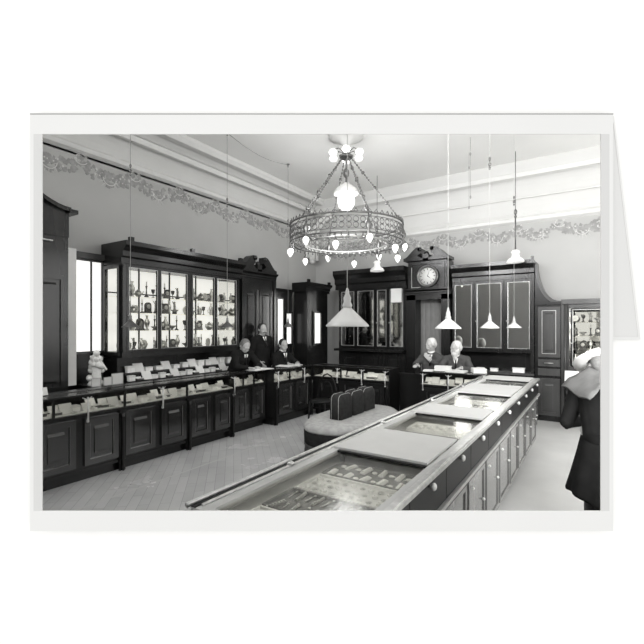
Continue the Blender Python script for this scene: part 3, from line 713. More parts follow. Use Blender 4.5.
def fill(fr,u0,u1,depth,n,where,grp):
    k,b=fr
    for i in range(n):
        u=u0+(u1-u0)*(i+.5)/n+rnd.uniform(-.015,.015)
        o=rnd.choice((-.09,-.14,-.12)) if depth>.35 else -.1; 
        loc=Vector((b+o,u,.736)) if k=='L' else Vector((u,b-o,.736))
        rz=PI/2 if k=='L' else 0
        r=i%5
        if i%2==0:
            q=Vector((b-.05,u+.05,.736)) if k=='L' else Vector((u+.05,b+.05,.736))
            J['ring_box' if i%4==0 else 'brooch'].put(q,rnd.random()*3,('tiny white ring box in ' if i%4==0 else 'round silver brooch in ')+where,('ring boxes in ' if i%4==0 else 'brooches in ')+grp,scale=1.3)
        if r==0: JC.put(loc,rz,'dark jewel case with open white lid in '+where,'open jewel cases in '+grp)
        elif r==1: CARDP.put(loc,rz,'white price card standing in '+where,'price cards in '+grp,scale=1.4)
        elif r==2: WB.put(loc,rz,'white lidded gift box in '+where,'gift boxes in '+grp)
        elif r==3: CARDP.put(loc,rz,'white price card standing in '+where,'price cards in '+grp,scale=1.1)
        else:
            JC.put(loc,rz+.2,'dark jewel case with open white lid in '+where,'open jewel cases in '+grp,scale=1.15)
fill(('L',-4.6),1.55,2.82,.5,12,'the left wall counter before its second joint','the left wall counter, near half')
fill(('L',-4.6),2.88,4.56,.5,15,'the left wall counter near the writing clerk','the left wall counter, far half')
fill(('L',-4.68),4.70,5.36,.4,5,'the recessed counter section','the recessed counter section')
fill(('L',-4.52),5.5,6.5,.5,9,'the corner counter before the young clerk','the corner counter')
fill(('B',6.6),-4.40,-3.0,.5,13,'the back left counter','the back left counter')
fill(('B',6.6),-2.36,-1.5,.5,7,'the back right counter','the back right counter')
for (x,y,rz),wh in zip(((-4.86,2.05,0),(-4.9,1.5,0)),('of the left counter top, the nearer tent card','of the left counter top, the smaller far left one')):
    m=MB(); m.fprism(('L',0),[(.0,0),(.004,0),(-.03,.08),(-.034,.08)],-.09,.09); o=m.build('tent_card',MPAPER); tag(o,'white tent card on the glass '+wh,'card'); o.location=(x,y,.931)

# boxes on the display step under the left cabinet
rnd=random.Random(11)
row=0
for i in range(17):
    y=3.46+i*.124+rnd.uniform(-.01,.01)
    half='nearer' if i<9 else 'farther'
    r=i%4
    nm='on the '+half+' half of the left wall display step'
    if r==0: WB.put((-5.44,y,.894),PI/2,'white lidded gift box, front row '+nm,'gift boxes front row '+half,scale=(.9,.7,1.2))
    elif r==1: JC.put((-5.44,y,.895),PI/2,'open dark jewel case, front row '+nm,'jewel cases front row '+half)
    elif r==2: CARDP.put((-5.44,y,.894),PI/2,'price card, front row '+nm,'price cards front row '+half,scale=1.6)
    else: WB.put((-5.45,y,.894),PI/2,'white lidded gift box, front row '+nm,'gift boxes front row '+half,scale=(.9,.8,.9))
for i in range(13):
    y=3.5+i*.16+rnd.uniform(-.02,.02); half='nearer' if i<7 else 'farther'
    nm='on the '+half+' half of the left wall display step'
    if i%3==1: CARDP.put((-5.56,y,1.002),PI/2,'price card, back row '+nm,'price cards back row '+half,scale=1.7)
    else: WB.put((-5.56,y,1.002),PI/2,'white lidded gift box, back row '+nm,'gift boxes back row '+half,scale=(1.15,.8,rnd.uniform(.9,1.7)))

# ------------------------------------------------------------------ silver in the wall cabinets
G={}
def G1(name,parts,cat):
    if len(parts)==1:
        o=parts[0][1].build(name,parts[0][2]); tag(o,'',cat)
    else:
        o=thing(name,'',cat)
        for n_,mb,mt in parts: mb.build(n_,mt,o)
    G[name]=Proto(o)
G1('vase',[('b',MB().lathe([(.025,0),(.03,.01),(.012,.03),(.035,.09),(.04,.12),(.016,.17),(.014,.19),(.026,.21)],n=14),MSILV)],'vase')
G1('goblet',[('b',MB().lathe([(.028,0),(.006,.015),(.006,.06),(.022,.08),(.03,.12),(.028,.13)],n=14),MDARKG)],'goblet')
G1('candlestick',[('base',MB().lathe([(.035,0),(.03,.012),(.008,.03),(.012,.06),(.007,.1),(.011,.14),(.016,.15),(.016,.16)],n=12),MDARKG),('candle',MB().lathe([(.008,.16),(.008,.22),(0,.225)],n=8),MWHITE)],'candlestick')
G1('teapot',[('body',MB().lathe([(.03,0),(.05,.03),(.05,.06),(.03,.09)],n=14).tube([(.045,0,.04),(.075,0,.06),(.085,0,.09)],[.01,.008,.006],6).tube([(-.045,0,.03),(-.08,0,.04),(-.08,0,.08),(-.04,0,.08)],.005,6),MSILV),('lid',MB().lathe([(.03,.09),(.012,.105),(.008,.112),(0,.12)],n=12),MSILV)],'teapot')
G1('statuette',[('base',MB().lathe([(.03,0),(.03,.02),(.02,.025)],n=12),MDARKG),('figure',MB().cap((0,0,.03),(0,0,.10),.02,.014).ball((0,0,.15),.014).cap((0,0,.10),(0,0,.13),.018,.012).cap((-.012,0,.12),(-.04,0,.16),.006,.005).cap((.012,0,.12),(.03,.01,.09),.006,.005),MGREYG)],'statuette')
G1('mantel_clock',[('case',MB().box(-.05,.05,-.025,.025,0,.02).box(-.04,.04,-.02,.02,.02,.10).lathe([(0,-.02),(.04,-.02),(.04,.02),(0,.02)],(0,0,.10),18,axis='y'),MDARKG),('dial',MB().lathe([(0,-.023),(.028,-.023),(.028,-.02)],(0,0,.085),16,axis='y'),MPAPER)],'clock')
G1('display_plate',[('plate',MB().lathe([(0,.0),(.03,-.002),(.055,-.010),(.056,-.008),(.03,.004),(0,.004)],(0,0,.06),20,axis='y'),MWHITE),('stand',MB().tube([(-.03,-.015,0),(-.02,.02,.04)],.003,5).tube([(.03,-.015,0),(.02,.02,.04)],.003,5).tube([(-.03,-.015,.003),(.03,-.015,.003)],.003,5),MDARKG)],'plate')
G1('bowl',[('b',MB().lathe([(.025,0),(.01,.015),(.04,.04),(.06,.06),(.056,.06),(.03,.04)],n=16),MGREYG)],'bowl')
gl={'vase':'slim silver vase','goblet':'dark stemmed goblet','candlestick':'dark candlestick with white candle','teapot':'silver teapot','statuette':'grey figure statuette on round base','mantel_clock':'small dark mantel clock with white dial','display_plate':'white plate on a stand','bowl':'grey footed bowl'}
kn=list(gl)
bn=['bay nearest the camera','second bay','third bay','fourth bay, farthest']; sn=['bottom','second','third','top']
for bi,(a,b) in enumerate(bays):
    for si,z in enumerate(shz):
        n=8 if si==0 else 7
        for j in range(n):
            k=kn[(j*3+bi*2+si*5+(j>4))%8]
            y=a+.07+(b-a-.14)*j/(n-1)
            G[k].put((-5.72+rnd.uniform(-.06,.08),y,z),PI/2+rnd.uniform(-.3,.3),
              gl[k]+', '+sn[si]+' shelf, '+bn[bi]+', left wall cabinet',k.replace('_',' ')+'s in the left wall cabinet',scale=rnd.uniform(.95,1.3)*(.85 if k in('vase','candlestick') else 1))
for si,z in enumerate((.98,1.25,1.5,1.74)):
    for j in range(7):
        k=kn[(j*3+si*2)%8]
        G[k].put((-.30+j*.11,8.50+rnd.uniform(-.05,.05),z+.002),rnd.uniform(-.3,.3),gl[k]+' on the '+sn[si]+' shelf of the right-end glazed cabinet',k.replace('_',' ')+'s in the right cabinet',scale=rnd.uniform(.8,1.1))
# porcelain group and framed cards on the ledge at far left
pg=thing('porcelain_group','white porcelain figure group standing before the far left window','statuette',(-5.6,3.06,.87))
m=MB(); m.lathe([(.10,0),(.11,.02),(.09,.05),(.08,.06)],(-5.6,3.06,.87),20); m.build('base',MWHITE,pg)
m=MB()
for i in range(24):
    a=rnd.random()*6.28; zz=rnd.random(); r=.09*(1-.55*zz)
    m.ball((-5.6+r*math.cos(a),3.06+r*math.sin(a),.95+.30*zz),.028+.018*rnd.random(),8,6)
m.cap((-5.6,3.06,.92),(-5.6,3.06,1.20),.07,.045); m.ball((-5.58,3.05,1.30),.042); m.cap((-5.57,3.1,1.18),(-5.55,3.16,1.08),.02,.016); m.cap((-5.57,3.0,1.18),(-5.53,2.95,1.26),.02,.016)
m.build('figures',MWHITE,pg)
for (y,z,s,lb) in ((2.98,.871,1.0,'left one before the porcelain group'),(3.14,.871,1.0,'middle one before the porcelain group'),(3.27,.871,1.35,'tallest one right of the porcelain group')):
    fo=thing('framed_card','white framed card on the ledge at far left, '+lb,'card',(-5.46,y,z))
    m=MB(); m.box(-5.47,-5.462,y-.06*s,y+.06*s,z,z+.11*s); m.build('sheet',MPAPER,fo); m=MB(); frame_rect(m,('L',-5.462),y-.062*s,y+.062*s,0,.004,z,z+.112*s,.006); m.build('frame',MEDGE,fo)
# a few white boxes on the ledge of the back right cabinet
for x,s,wh in ((-1.85,1,'left one on the back right ledge'),(-1.60,1,'middle one on the back right ledge'),(-1.18,1.5,'right one, largest on the back right ledge')):
    WB.put((x,8.38,.821),0,'white lidded gift box, '+wh,'gift boxes on the back right ledge',scale=(1.3*s,1,.9*s))

# ------------------------------------------------------------------ round-ended seat
sx_,sy_=-2.78,5.06
so=thing('round_settee','oval velvet settee with three back cushions in the middle of the shop','sofa',(sx_,sy_,0))
def stadium(rx,ry,n=40,p=2.4):
    out=[]
    for i in range(n):
        a=2*PI*i/n; c_,s_=math.cos(a),math.sin(a)
        out.append((rx*abs(c_)**(2/p)*(1 if c_>=0 else -1), ry*abs(s_)**(2/p)*(1 if s_>=0 else -1)))
    return out
def loft(mb,rings,smooth=True):
    n=len(rings[0][0]); vs=[];fs=[]
    for pts,z in rings: vs+=[(sx_+x,sy_+y,z) for x,y in pts]
    for j in range(len(rings)-1):
        for i in range(n): k=(i+1)%n; fs.append((j*n+i,j*n+k,(j+1)*n+k,(j+1)*n+i))
    fs+=[tuple(range(n))[::-1],tuple(range((len(rings)-1)*n,len(rings)*n))]
    mb.add(vs,fs,smooth); return mb
RX,RY=.48,.88
loft(MB(),[(stadium(RX-.06,RY-.06),0.02),(stadium(RX-.05,RY-.05),.2)]).build('base',MVELD,so)
loft(MB(),[(stadium(RX-.02,RY-.02),.19),(stadium(RX,RY),.21),(stadium(RX+.005,RY+.005),.36)]).build('seat_band',MVELD,so,'velvet band round the seat, shade put into its dark colour')
loft(MB(),[(stadium(RX-.01,RY-.01),.355),(stadium(RX+.012,RY+.012),.385),(stadium(RX+.008,RY+.008),.42),(stadium(RX-.04,RY-.04),.452),(stadium(RX-.15,RY-.15),.468),(stadium(.1,.4),.47)]).build('seat_cushion',MVEL,so)
fr_=MB(); per=stadium(RX-.02,RY-.02,130)
for i,(x,y) in enumerate(per):
    fr_.tube([(sx_+x,sy_+y,.20),(sx_+x*1.01,sy_+y*1.01,.12),(sx_+x*1.015,sy_+y*1.015,.02)],[.007,.009,.012],5)
fr_.tube([(sx_+x*1.02,sy_+y*1.02,.19) for x,y in per],.012,6,True)
fr_.tube([(sx_+x*1.02,sy_+y*1.02,.10) for x,y in per],.006,6,True)
fr_.build('fringe',MFRINGE,so,'corded fringe hanging round the foot')
for i in range(3):
    y0=sy_-.50+i*.34; m=MB(); n=14
    prof=[]
    for sgn in (1,):
        rings=[]
    # cushion: rounded-top slab, puffed on both faces
    pts=[]; hw=.160; hh=.345
    outline=[(-hw,.44),(hw,.44),(hw*1.0,.44+hh*.74)]+[(hw*.55+hw*.45*math.cos(t*PI/10),.44+hh*.80+hh*.20*math.sin(t*PI/10)) for t in range(1,6)]+[(-hw*.55+hw*.45*math.cos(PI/2+t*PI/10),.44+hh*.80+hh*.20*math.sin(PI/2+t*PI/10)) for t in range(0,5)]+[(-hw,.44+hh*.74)]
    K=len(outline); cy=.0; cz=.44+hh/2
    layers=[(-.10,.5),(-.095,.75),(-.08,.92),(-.05,1.0),(.05,1.0),(.08,.92),(.095,.75),(.10,.5)]
    vs=[];fs=[]
    for ox,sc_ in layers:
        for (u,z) in outline: vs.append((sx_+ox+ (.03 if False else 0),y0+hw+u*sc_,cz+(z-cz)*sc_))
    for j in range(len(layers)-1):
        for q in range(K): w_=(q+1)%K; fs.append((j*K+q,j*K+w_,(j+1)*K+w_,(j+1)*K+q))
    fs+=[tuple(range(K))[::-1],tuple(range((len(layers)-1)*K,len(layers)*K))]
    m.add(vs,fs,True); m.build('back_cushion',plain('cushion_velvet',.03,.9,var=.2,scale=20,spec=.08) if i==0 else bpy.data.materials['cushion_velvet'],so)
    for ox in (.052,-.052): MB().tube([(sx_+ox,y0+hw+u*1.0,cz+(z-cz)*1.0) for u,z in outline],.0035,6,True).build('piping',MVEL,so)

# ------------------------------------------------------------------ pendants
def pendant(name,label,x,y,zb,r,h,mat,cmat,group=None,hook=True):
    t=thing(name,label,'lamp',(x,y,zb),group)
    n=28; m=MB()
    prof=[(r,zb),(r*1.02,zb+.006),(r*.80,zb+h*.30),(r*.5,zb+h*.62),(r*.24,zb+h*.9),(r*.17,zb+h),(r*.15,zb+h-.005),(r*.48,zb+h*.6),(r*.98,zb+.004)]
    m.lathe([(a,b) for a,b in prof],(x,y,0),n,cap=False); m.build('lamp_shade',mat,t)
    m=MB(); m.lathe([(r*.2,0),(r*.24,.012),(r*.16,.03),(r*.18,.05),(r*.1,.07),(.008,.09),(.004,.1)],(x,y,zb+h-.004),14); m.build('socket',cmat if mat is MSHADEW else MBRASS,t)
    m=MB(); m.lathe([(0,0),(.018,.008),(.024,.03),(.016,.055),(.01,.07)],(x,y,zb+h*.22),12); m.build('bulb',MPAPER,t)
    m=MB(); m.tube([(x,y,zb+h+.09),(x,y,ZC)],.0035 if cmat is MCORD else .0022,6); m.build('cord',cmat,t)
    if hook:
        m=MB(); m.lathe([(.03,0),(.03,-.012),(.012,-.03),(.01,-.06),(0,-.07)],(x,y,ZC),12); m.build('ceiling_hook',MBRASS,t)
        m=MB(); z=zb+1.95; m.ball((x,y,z),(.018,.018,.025)); m.ball((x,y,z-.045),(.013,.013,.018)); m.lathe([(.003,.03),(.014,.06),(.014,.075),(.003,.09)],(x,y,z),8); m.build('counterweight',MBRASS,t)
    return t
NL=['nearest and largest-looking','second from the camera','third from the camera','farthest along']
for i,y in enumerate((1.86,3.60,5.28,7.05)):
    pendant('pendant_lamp','white cone pendant lamp over the long counter, '+NL[i],-1.06,y,1.652 if i==0 else 1.635,.108,.088 if i else .1,MSHADEW,MCORDL,'cone pendants over the long counter')
LL=['before the large silver cabinet, leftmost','at the far end of the silver cabinet','beyond the standing clerk']
for i,y in enumerate((3.08,4.72,6.28)):
    t=pendant('pendant_lamp','dark tin cone pendant lamp over left counter, '+LL[i],-4.86,y,1.645,.10,.09,MSHADEG,MCORD,'dark cone pendants over the left counter')
sw=MB(); pts=[]
for (a,b) in (((-4.86,3.08),(-4.86,4.72)),((-4.86,4.72),(-4.86,6.28))):
    for i in range(9):
        f=i/8; pts.append((a[0],a[1]+(b[1]-a[1])*f,ZC-.015-.10*math.sin(PI*f)))
sw.tube(pts,.004,6); tag(sw.build('ceiling_cable',MCORD),'thin dark cable looped along the ceiling between the left lamp hooks','cable')
# two glass gas pendants near the back wall
for (x,y,wh) in ((-1.18,8.0,'above the mirrored cabinet right of the clock'),(-3.72,7.75,'behind the chandelier')):
    t=thing('gas_pendant','opal glass pendant on a rod '+wh,'lamp',(x,y,2.78))
    MB().lathe([(.14,2.78),(.145,2.80),(.12,2.84),(.07,2.87),(.06,2.93),(.075,2.96),(.05,2.99),(.02,3.0)],(x,y,0),20,cap=False).build('lamp_shade',emis('opal_glass',.15) if y==8.0 else bpy.data.materials['opal_glass'],t)
    MB().tube([(x,y,3.0),(x,y,3.62)],.012).tube([(x,y,3.62),(x,y,ZC)],.006).ball((x,y,3.66),(.03,.03,.05)).ball((x,y,3.58),.025).build('rod',MBRASS,t)
# faint pulley cords near the back
for (x,y,wh) in ((-1.87,7.6,'left'),(-1.7,7.0,'right')):
    m=MB(); m.tube([(x,y,ZC),(x,y,3.75)],.003,5); m.ball((x,y,4.45),(.014,.014,.03)).ball((x,y,3.75),(.014,.014,.03))
    tag(m.build('pulley_cord',MCORD),'thin cord with weights hanging high near the back wall, the '+wh+' of two','cord')

# ------------------------------------------------------------------ chandelier
cx,cy=-3.36,5.86
cd=thing('chandelier','large ring chandelier of pierced metal hung with glowing bulbs','chandelier',(cx,cy,3.0))
MB().lathe([(0,ZC-.001),(.26,ZC-.001),(.28,ZC-.03),(.2,ZC-.06),(.12,ZC-.09),(.05,ZC-.16),(.02,ZC-.2)],(cx,cy,0),28).build('ceiling_rose',MTRIM,cd)
zt=4.36
m=MB(); m.tube([(cx,cy,ZC-.1),(cx,cy,3.95)],.014); m.ball((cx,cy,4.12),(.05,.05,.08)); m.ball((cx,cy,4.40),(.07,.07,.05)); m.lathe([(.1,zt),(.12,zt+.03),(.03,zt+.08)],(cx,cy,0),16); m.build('stem',MBRASS,cd)
zb0,zb1,RR=2.98,3.26,.90
m=MB()
for z,r in ((zb0,.012),(zb0+.05,.006),(zb1-.05,.006),(zb1,.014)): m.tube([(cx+RR*math.cos(2*PI*i/64),cy+RR*math.sin(2*PI*i/64),z) for i in range(64)],r,6,True)
N=56
for i in range(N):
    a=2*PI*i/N; a2=2*PI*(i+.5)/N
    c1=Vector((cx+RR*math.cos(a),cy+RR*math.sin(a),0)); tg=Vector((-math.sin(a),math.cos(a),0)); 
    for zc,rr in ((zb0+.10,.040),(zb0+.18,.040)):
        m.tube([c1+tg*rr*math.cos(q*PI/4)+Vector((0,0,zc+rr*math.sin(q*PI/4))) for q in range(8)],.007,5,True)
    m.ball(c1+Vector((0,0,zb0+.14)),.014,6,4)
    m.tube([c1+tg*.035+Vector((0,0,zb1)),c1+tg*.0+Vector((0,0,zb1+.055)),c1-tg*.035+Vector((0,0,zb1))],.007,5)   # crown teeth
    m.tube([c1+Vector((0,0,zb0)),c1+Vector((0,0,zb0-.05))],[.006,.012],5)
m.build('ring_band',MBRASS,cd)
inn=MB(); inn.tube([(cx+.66*math.cos(2*PI*i/48),cy+.66*math.sin(2*PI*i/48),2.97) for i in range(48)],.02,8,True)
for i in range(40):
    a=2*PI*i/40; inn.ball((cx+.66*math.cos(a),cy+.66*math.sin(a),2.94),.02,6,4)
inn.build('inner_ring',MBRASSL,cd)
NA=6
for i in range(NA):
    a=2*PI*i/NA+.35
    m=MB(); m.tube([(cx+.66*math.cos(a),cy+.66*math.sin(a),2.97),(cx+.78*math.cos(a),cy+.78*math.sin(a),2.93),(cx+RR*math.cos(a),cy+RR*math.sin(a),3.0)],.01,6); m.build('scroll_arm',MBRASS,cd)
    m=MB(); p0=Vector((cx+.08*math.cos(a),cy+.08*math.sin(a),zt)); p1=Vector((cx+RR*math.cos(a),cy+RR*math.sin(a),zb1))
    n=26
    m.tube([p0,p1],.006,5)
    for q in range(1,n): m.ball(p0.lerp(p1,q/n),.015 if q%6 else .03,6,4)
    m.build('chain',MBRASS,cd)
    m=MB(); m.lathe([(.01,.30),(.03,.26),(.05,.20),(.02,.14),(.04,.08),(.02,.0),(0,-.03)],(p1.x,p1.y,2.78+.1),10); 
    m.tube([p1,(p1.x,p1.y,2.9)],.01,6); m.build('pendant_drop',MBRASS,cd)
for i in range(12):
    a=2*PI*(i+.5)/12+.1; x,y=cx+(RR+.02)*math.cos(a),cy+(RR+.02)*math.sin(a); z=2.80 if i%2 else 2.90
    m=MB(); m.tube([(x,y,zb0),(x,y,z+.08)],.006,5); m.lathe([(.02,z+.05),(.026,z+.065),(.02,z+.09),(.008,z+.1)],(x,y,0),10); h_=m.build('bulb_holder',MBRASS,cd)
    m=MB(); m.lathe([(0,z-.075),(.018,z-.06),(.042,z-.015),(.048,z+.015),(.038,z+.04),(.02,z+.055)],(x,y,0),14); m.build('bulb',MBULB,h_)
for i in range(6):
    a=2*PI*i/6; x,y=cx+.24*math.cos(a),cy+.24*math.sin(a)
    m=MB(); m.tube([(cx,cy,4.42),(cx+.14*math.cos(a),cy+.14*math.sin(a),4.50),(x,y,4.44)],.008,6); h_=m.build('upper_arm',MBRASS,cd)
    m=MB(); m.lathe([(0,4.36),(.05,4.37),(.07,4.41),(.045,4.45),(.02,4.46)],(x,y,0),14); m.build('bulb',MGLOBE,h_,'white glass lamp near the ceiling')
m=MB(); m.lathe([(.20,3.78),(.205,3.79),(.17,3.86),(.10,3.92),(.04,3.96)],(cx,cy,0),24,cap=False); m.build('lamp_shade',MTRIM,cd,'white bell shade over the central globe')
m=MB(); m.ball((cx,cy,3.68),(.14,.14,.17),20,14); m.build('globe',MGLOBE,cd,'large glowing central globe')

# ------------------------------------------------------------------ people
def remesh(mb,name,mat,parent,voxel=.008,it=3):
    me=bpy.data.meshes.new('tmp'); me.from_pydata([tuple(v) for v in mb.v],[],mb.f)
    o=bpy.data.objects.new('tmp',me); COL.objects.link(o)
    md=o.modifiers.new('r','REMESH'); md.mode='VOXEL'; md.voxel_size=voxel
    s_=o.modifiers.new('s','SMOOTH'); s_.factor=.5; s_.iterations=it
    dg=bpy.context.evaluated_depsgraph_get(); ev=o.evaluated_get(dg)
    nm=bpy.data.meshes.new_from_object(ev)
    bpy.data.objects.remove(o); bpy.data.meshes.remove(me)
    nm.name=name; nm.materials.clear(); nm.materials.append(mat)
    for p in nm.polygons: p.use_smooth=True
    r=bpy.data.objects.new(name,nm); COL.objects.link(r)
    if parent is not None: r.parent=parent
    return r
V=Vector
def hand(m,w,d,nrm,side,s=1.0,curl=.5):
    """palm, four unequal fingers bent towards nrm, thumb from the side"""
    d=d.normalized(); nrm=(nrm-d*nrm.dot(d)).normalized(); lat=d.cross(nrm)*side
    c=w+d*.045*s
    for k in (-.028,-.009,.01,.028): m.cap(w+lat*k*.7*s+d*.01*s,w+lat*k*s+d*.085*s,.014*s,.0125*s,8)
    for k,l in ((-.03,.062),(-.010,.078),(.010,.082),(.030,.072)):
        a=w+lat*k*s+d*.085*s
        b=a+(d*math.cos(curl*.5)+nrm*math.sin(curl*.5))*l*.5*s
        e=b+(d*math.cos(curl*1.4)+nrm*math.sin(curl*1.4))*l*.5*s
        m.cap(a,b,.0095*s,.009*s,8); m.cap(b,e,.009*s,.0075*s,8)
    t0=w+lat*.028*s+d*.02*s; t1=t0+(lat*.7+d*.6+nrm*.3).normalized()*.04*s; t2=t1+(d*.8+nrm*.4+lat*.15).normalized()*.032*s
    m.cap(t0,t1,.014*s,.011*s,8); m.cap(t1,t2,.0105*s,.0085*s,8)
def person(label,loc,rz,J,hair=MHAIRD,suit=MSUIT,beard=None,moust=None,hat=False,skirt=False,hairshort=True,trous=None):
    """J: joints in the person's own frame, +Y forward"""
    root=thing('person',label,'person',(0,0,0))
    m=MB(); hc=J['head']; fd=J['face'].normalized(); up=J.get('hup',V((0,0,1))); up=(up-fd*up.dot(fd)).normalized(); rt=fd.cross(up)
    M=Matrix((rt,fd,up)).transposed()
    def hp(x,y,z): return hc+rt*x+fd*y+up*z
    # head: skull, jaw, brow, nose, ears, lips, eye sockets left between brow and cheek
    m.ball(hp(0,-.012,.022),(.076,.094,.092),18,12,M); m.ball(hp(0,.028,-.045),(.058,.058,.068),16,10,M); m.cap(hp(0,.06,-.088),hp(0,.055,-.094),.024,.022)
    m.cap(hp(0,.088,.012),hp(0,.104,-.028),.009,.014,8); m.cap(hp(-.032,.076,.026),hp(.032,.076,.026),.014,.014,8)
    for sg in (-1,1):
        m.ball(hp(sg*.04,.062,-.028),(.022,.022,.022),10,8,M); m.ball(hp(sg*.078,-.005,-.005),(.01,.02,.032),10,8,M); m.ball(hp(sg*.030,.077,.004),(.013,.010,.010),8,6,M)
    m.cap(hp(-.018,.083,-.056),hp(.018,.083,-.056),.008,.008,8); m.cap(hp(-.014,.081,-.067),hp(.014,.081,-.067),.008,.008,8)
    nk=J['neck']; ch=J['chest']; pv=J['pelvis']
    m.cap(hp(0,-.02,-.06),nk,.052,.058); m.cap(nk,ch,.06,.12); m.cap(ch,pv,.12,.12)
    ax=(J['shR']-J['shL']).normalized()
    for sd,sg in (('L',-1),('R',1)):
        sh,el,wr=J['sh'+sd],J['el'+sd],J['wr'+sd]
        m.cap(nk,sh,.05,.05); m.cap(sh,el,.047,.037); m.cap(el,wr,.037,.026)
        hand(m,wr,J.get('hd'+sd,(wr-el)),J.get('hn'+sd,V((0,0,-1))),sg if not J.get('flip') else -sg,1.0,J.get('curl',.5))
        hp_,kn_,an=J['hip'+sd],J['kn'+sd],J['an'+sd]
        m.cap(pv,hp_,.10,.085); m.cap(hp_,kn_,.078,.05); m.cap(kn_,an,.05,.034)
        f=J.get('foot',V((0,1,0))); m.cap(an-V((0,0,.045)),an-V((0,0,.05))+f*.15,.035,.03)
    body=remesh(m,'body',MSKIN,root,.0065,2)
    # jacket
    j=MB()
    j.cap(nk-(nk-ch)*.18,ch,.088,.145,18); j.cap(ch,ch.lerp(pv,.6),.147,.14,18); j.cap(ch.lerp(pv,.6),pv,.14,.155,18)
    for sg in (-1,1): j.cap(ch+ax*sg*.055,pv+ax*sg*.045,.125,.13,18)
    if not skirt: j.cap(pv,pv+V((0,0,-.14)),.155,.16,18)
    for sd in 'LR':
        sh,el,wr=J['sh'+sd],J['el'+sd],J['wr'+sd]
        j.cap(nk,sh,.07,.068,14); j.cap(sh,el,.068,.055,14); e2=wr+(el-wr)*.08; j.cap(el,e2,.055,.042,14); j.cap(sh,ch,.075,.12,14)
    remesh(j,'jacket',suit,root,.010,3)
    # cuffs
    cf=MB()
    for sd in 'LR':
        wr,el=J['wr'+sd],J['el'+sd]; d=(el-wr).normalized(); cf.tube([wr+d*.0,wr+d*.05],[.036,.038],12)
    cf.build('shirt_cuffs',MSHIRT,root)
    # collar and shirt front
    cn=(nk-ch).normalized(); fwd=J.get('front',V((0,1,0))); fwd=(fwd-cn*fwd.dot(cn)).normalized()
    s_=MB(); s_.lathe([(.062,-.0),(.066,.03),(.060,.05)],(0,0,0),16,cap=False)
    q=cn.to_track_quat('Z','Y').to_matrix(); s_.v=[tuple(q@V(v)+nk+cn*.005) for v in s_.v]
    a=nk+fwd*.074; bb=nk-cn*.17+fwd*.125
    s_.add([a-ax*.05,a+ax*.05,bb, a-ax*.05+fwd*.018,a+ax*.05+fwd*.018,bb+fwd*.028],[(0,1,2),(3,5,4),(0,3,4,1),(1,4,5,2),(2,5,3,0)])
    s_.build('shirt_front',MSHIRT,root)
    if not skirt:
        t=MB(); t.cap(a-cn*.01+fwd*.018,bb+fwd*.03,.012,.02,8); t.build('necktie',MBLK,root)
        for sg in (-1,1):
            l=MB(); l.cap(a+ax*sg*.055+fwd*.01,bb+fwd*.022,.016,.012,8); l.build('lapel',suit,root)
        tr=MB()
        for sd in 'LR':
            tr.cap(J['pelvis'],J['hip'+sd],.125,.10,14); tr.cap(J['hip'+sd],J['kn'+sd],.10,.075,14); tr.cap(J['kn'+sd],J['an'+sd]+V((0,0,.0)),.075,.062,14)
        remesh(tr,'trousers',trous or suit,root,.012,3)
    bo=MB()
    for sd in 'LR':
        an=J['an'+sd]; f=J.get('foot',V((0,1,0))); bo.cap(an-V((0,0,.045)),an-V((0,0,.048))+f*.17,.045,.038,12); bo.cap(an-V((0,0,.04)),an+V((0,0,.05)),.045,.042,12)
    remesh(bo,'shoes',MBLK,root,.010,2)
    h_=MB()
    h_.ball(hp(0,-.03,.042),(.082,.090,.082),18,12,M); h_.ball(hp(0,-.055,.0),(.078,.066,.085),16,10,M)
    for sg in (-1,1): h_.ball(hp(sg*.066,.0,.03),(.017,.035,.045),10,8,M)
    if not hairshort: h_.ball(hp(0,-.07,.0),(.09,.08,.1),12,8,M)
    remesh(h_,'hair',hair,root,.008,2)
    if moust is not None:
        b_=MB(); 
        for sg in (-1,1): b_.cap(hp(0,.098,-.043),hp(sg*.034,.084,-.052),.010,.006,8)
        b_.build('moustache',moust,root)
    if beard is not None:
        b_=MB(); b_.ball(hp(0,.055,-.092),(.062,.05,.062),14,10,M); b_.ball(hp(0,.06,-.15),(.045,.036,.07),14,10,M); b_.cap(hp(-.05,.05,-.05),hp(.05,.05,-.05),.03,.03); b_.cap(hp(-.068,.01,-.02),hp(-.05,.04,-.08),.018,.025); b_.cap(hp(.068,.01,-.02),hp(.05,.04,-.08),.018,.025)
        remesh(b_,'beard',beard,root,.008,2)
    root.location=loc; root.rotation_euler=(0,0,rz)
    return root,hp
def stand(**k):
    d=dict(pelvis=V((0,0,.93)),chest=V((0,0,1.26)),neck=V((0,-.01,1.46)),head=V((0,.02,1.60)),face=V((0,1,-.05)),
      shL=V((-.18,0,1.40)),shR=V((.18,0,1.40)),elL=V((-.25,-.03,1.12)),elR=V((.25,-.03,1.12)),wrL=V((-.23,.06,.88)),wrR=V((.23,.06,.88)),
      hipL=V((-.09,0,.90)),hipR=V((.09,0,.90)),knL=V((-.10,.02,.50)),knR=V((.10,.02,.50)),anL=V((-.10,0,.09)),anR=V((.10,0,.09)))
    d.update(k); return d
FX_=-PI/2    # facing +X
# standing clerk
person('standing clerk with moustache in dark suit behind the left counter',(-5.42,6.18,0),FX_-.25,
  stand(elR=V((.24,-.02,1.13)),wrR=V((.17,.17,.98)),hnR=V((-1,0,-.3)),elL=V((-.25,-.02,1.12)),wrL=V((-.20,.10,.90)),face=V((.1,1,-.1))),hair=MHAIRD,moust=MHAIRD)
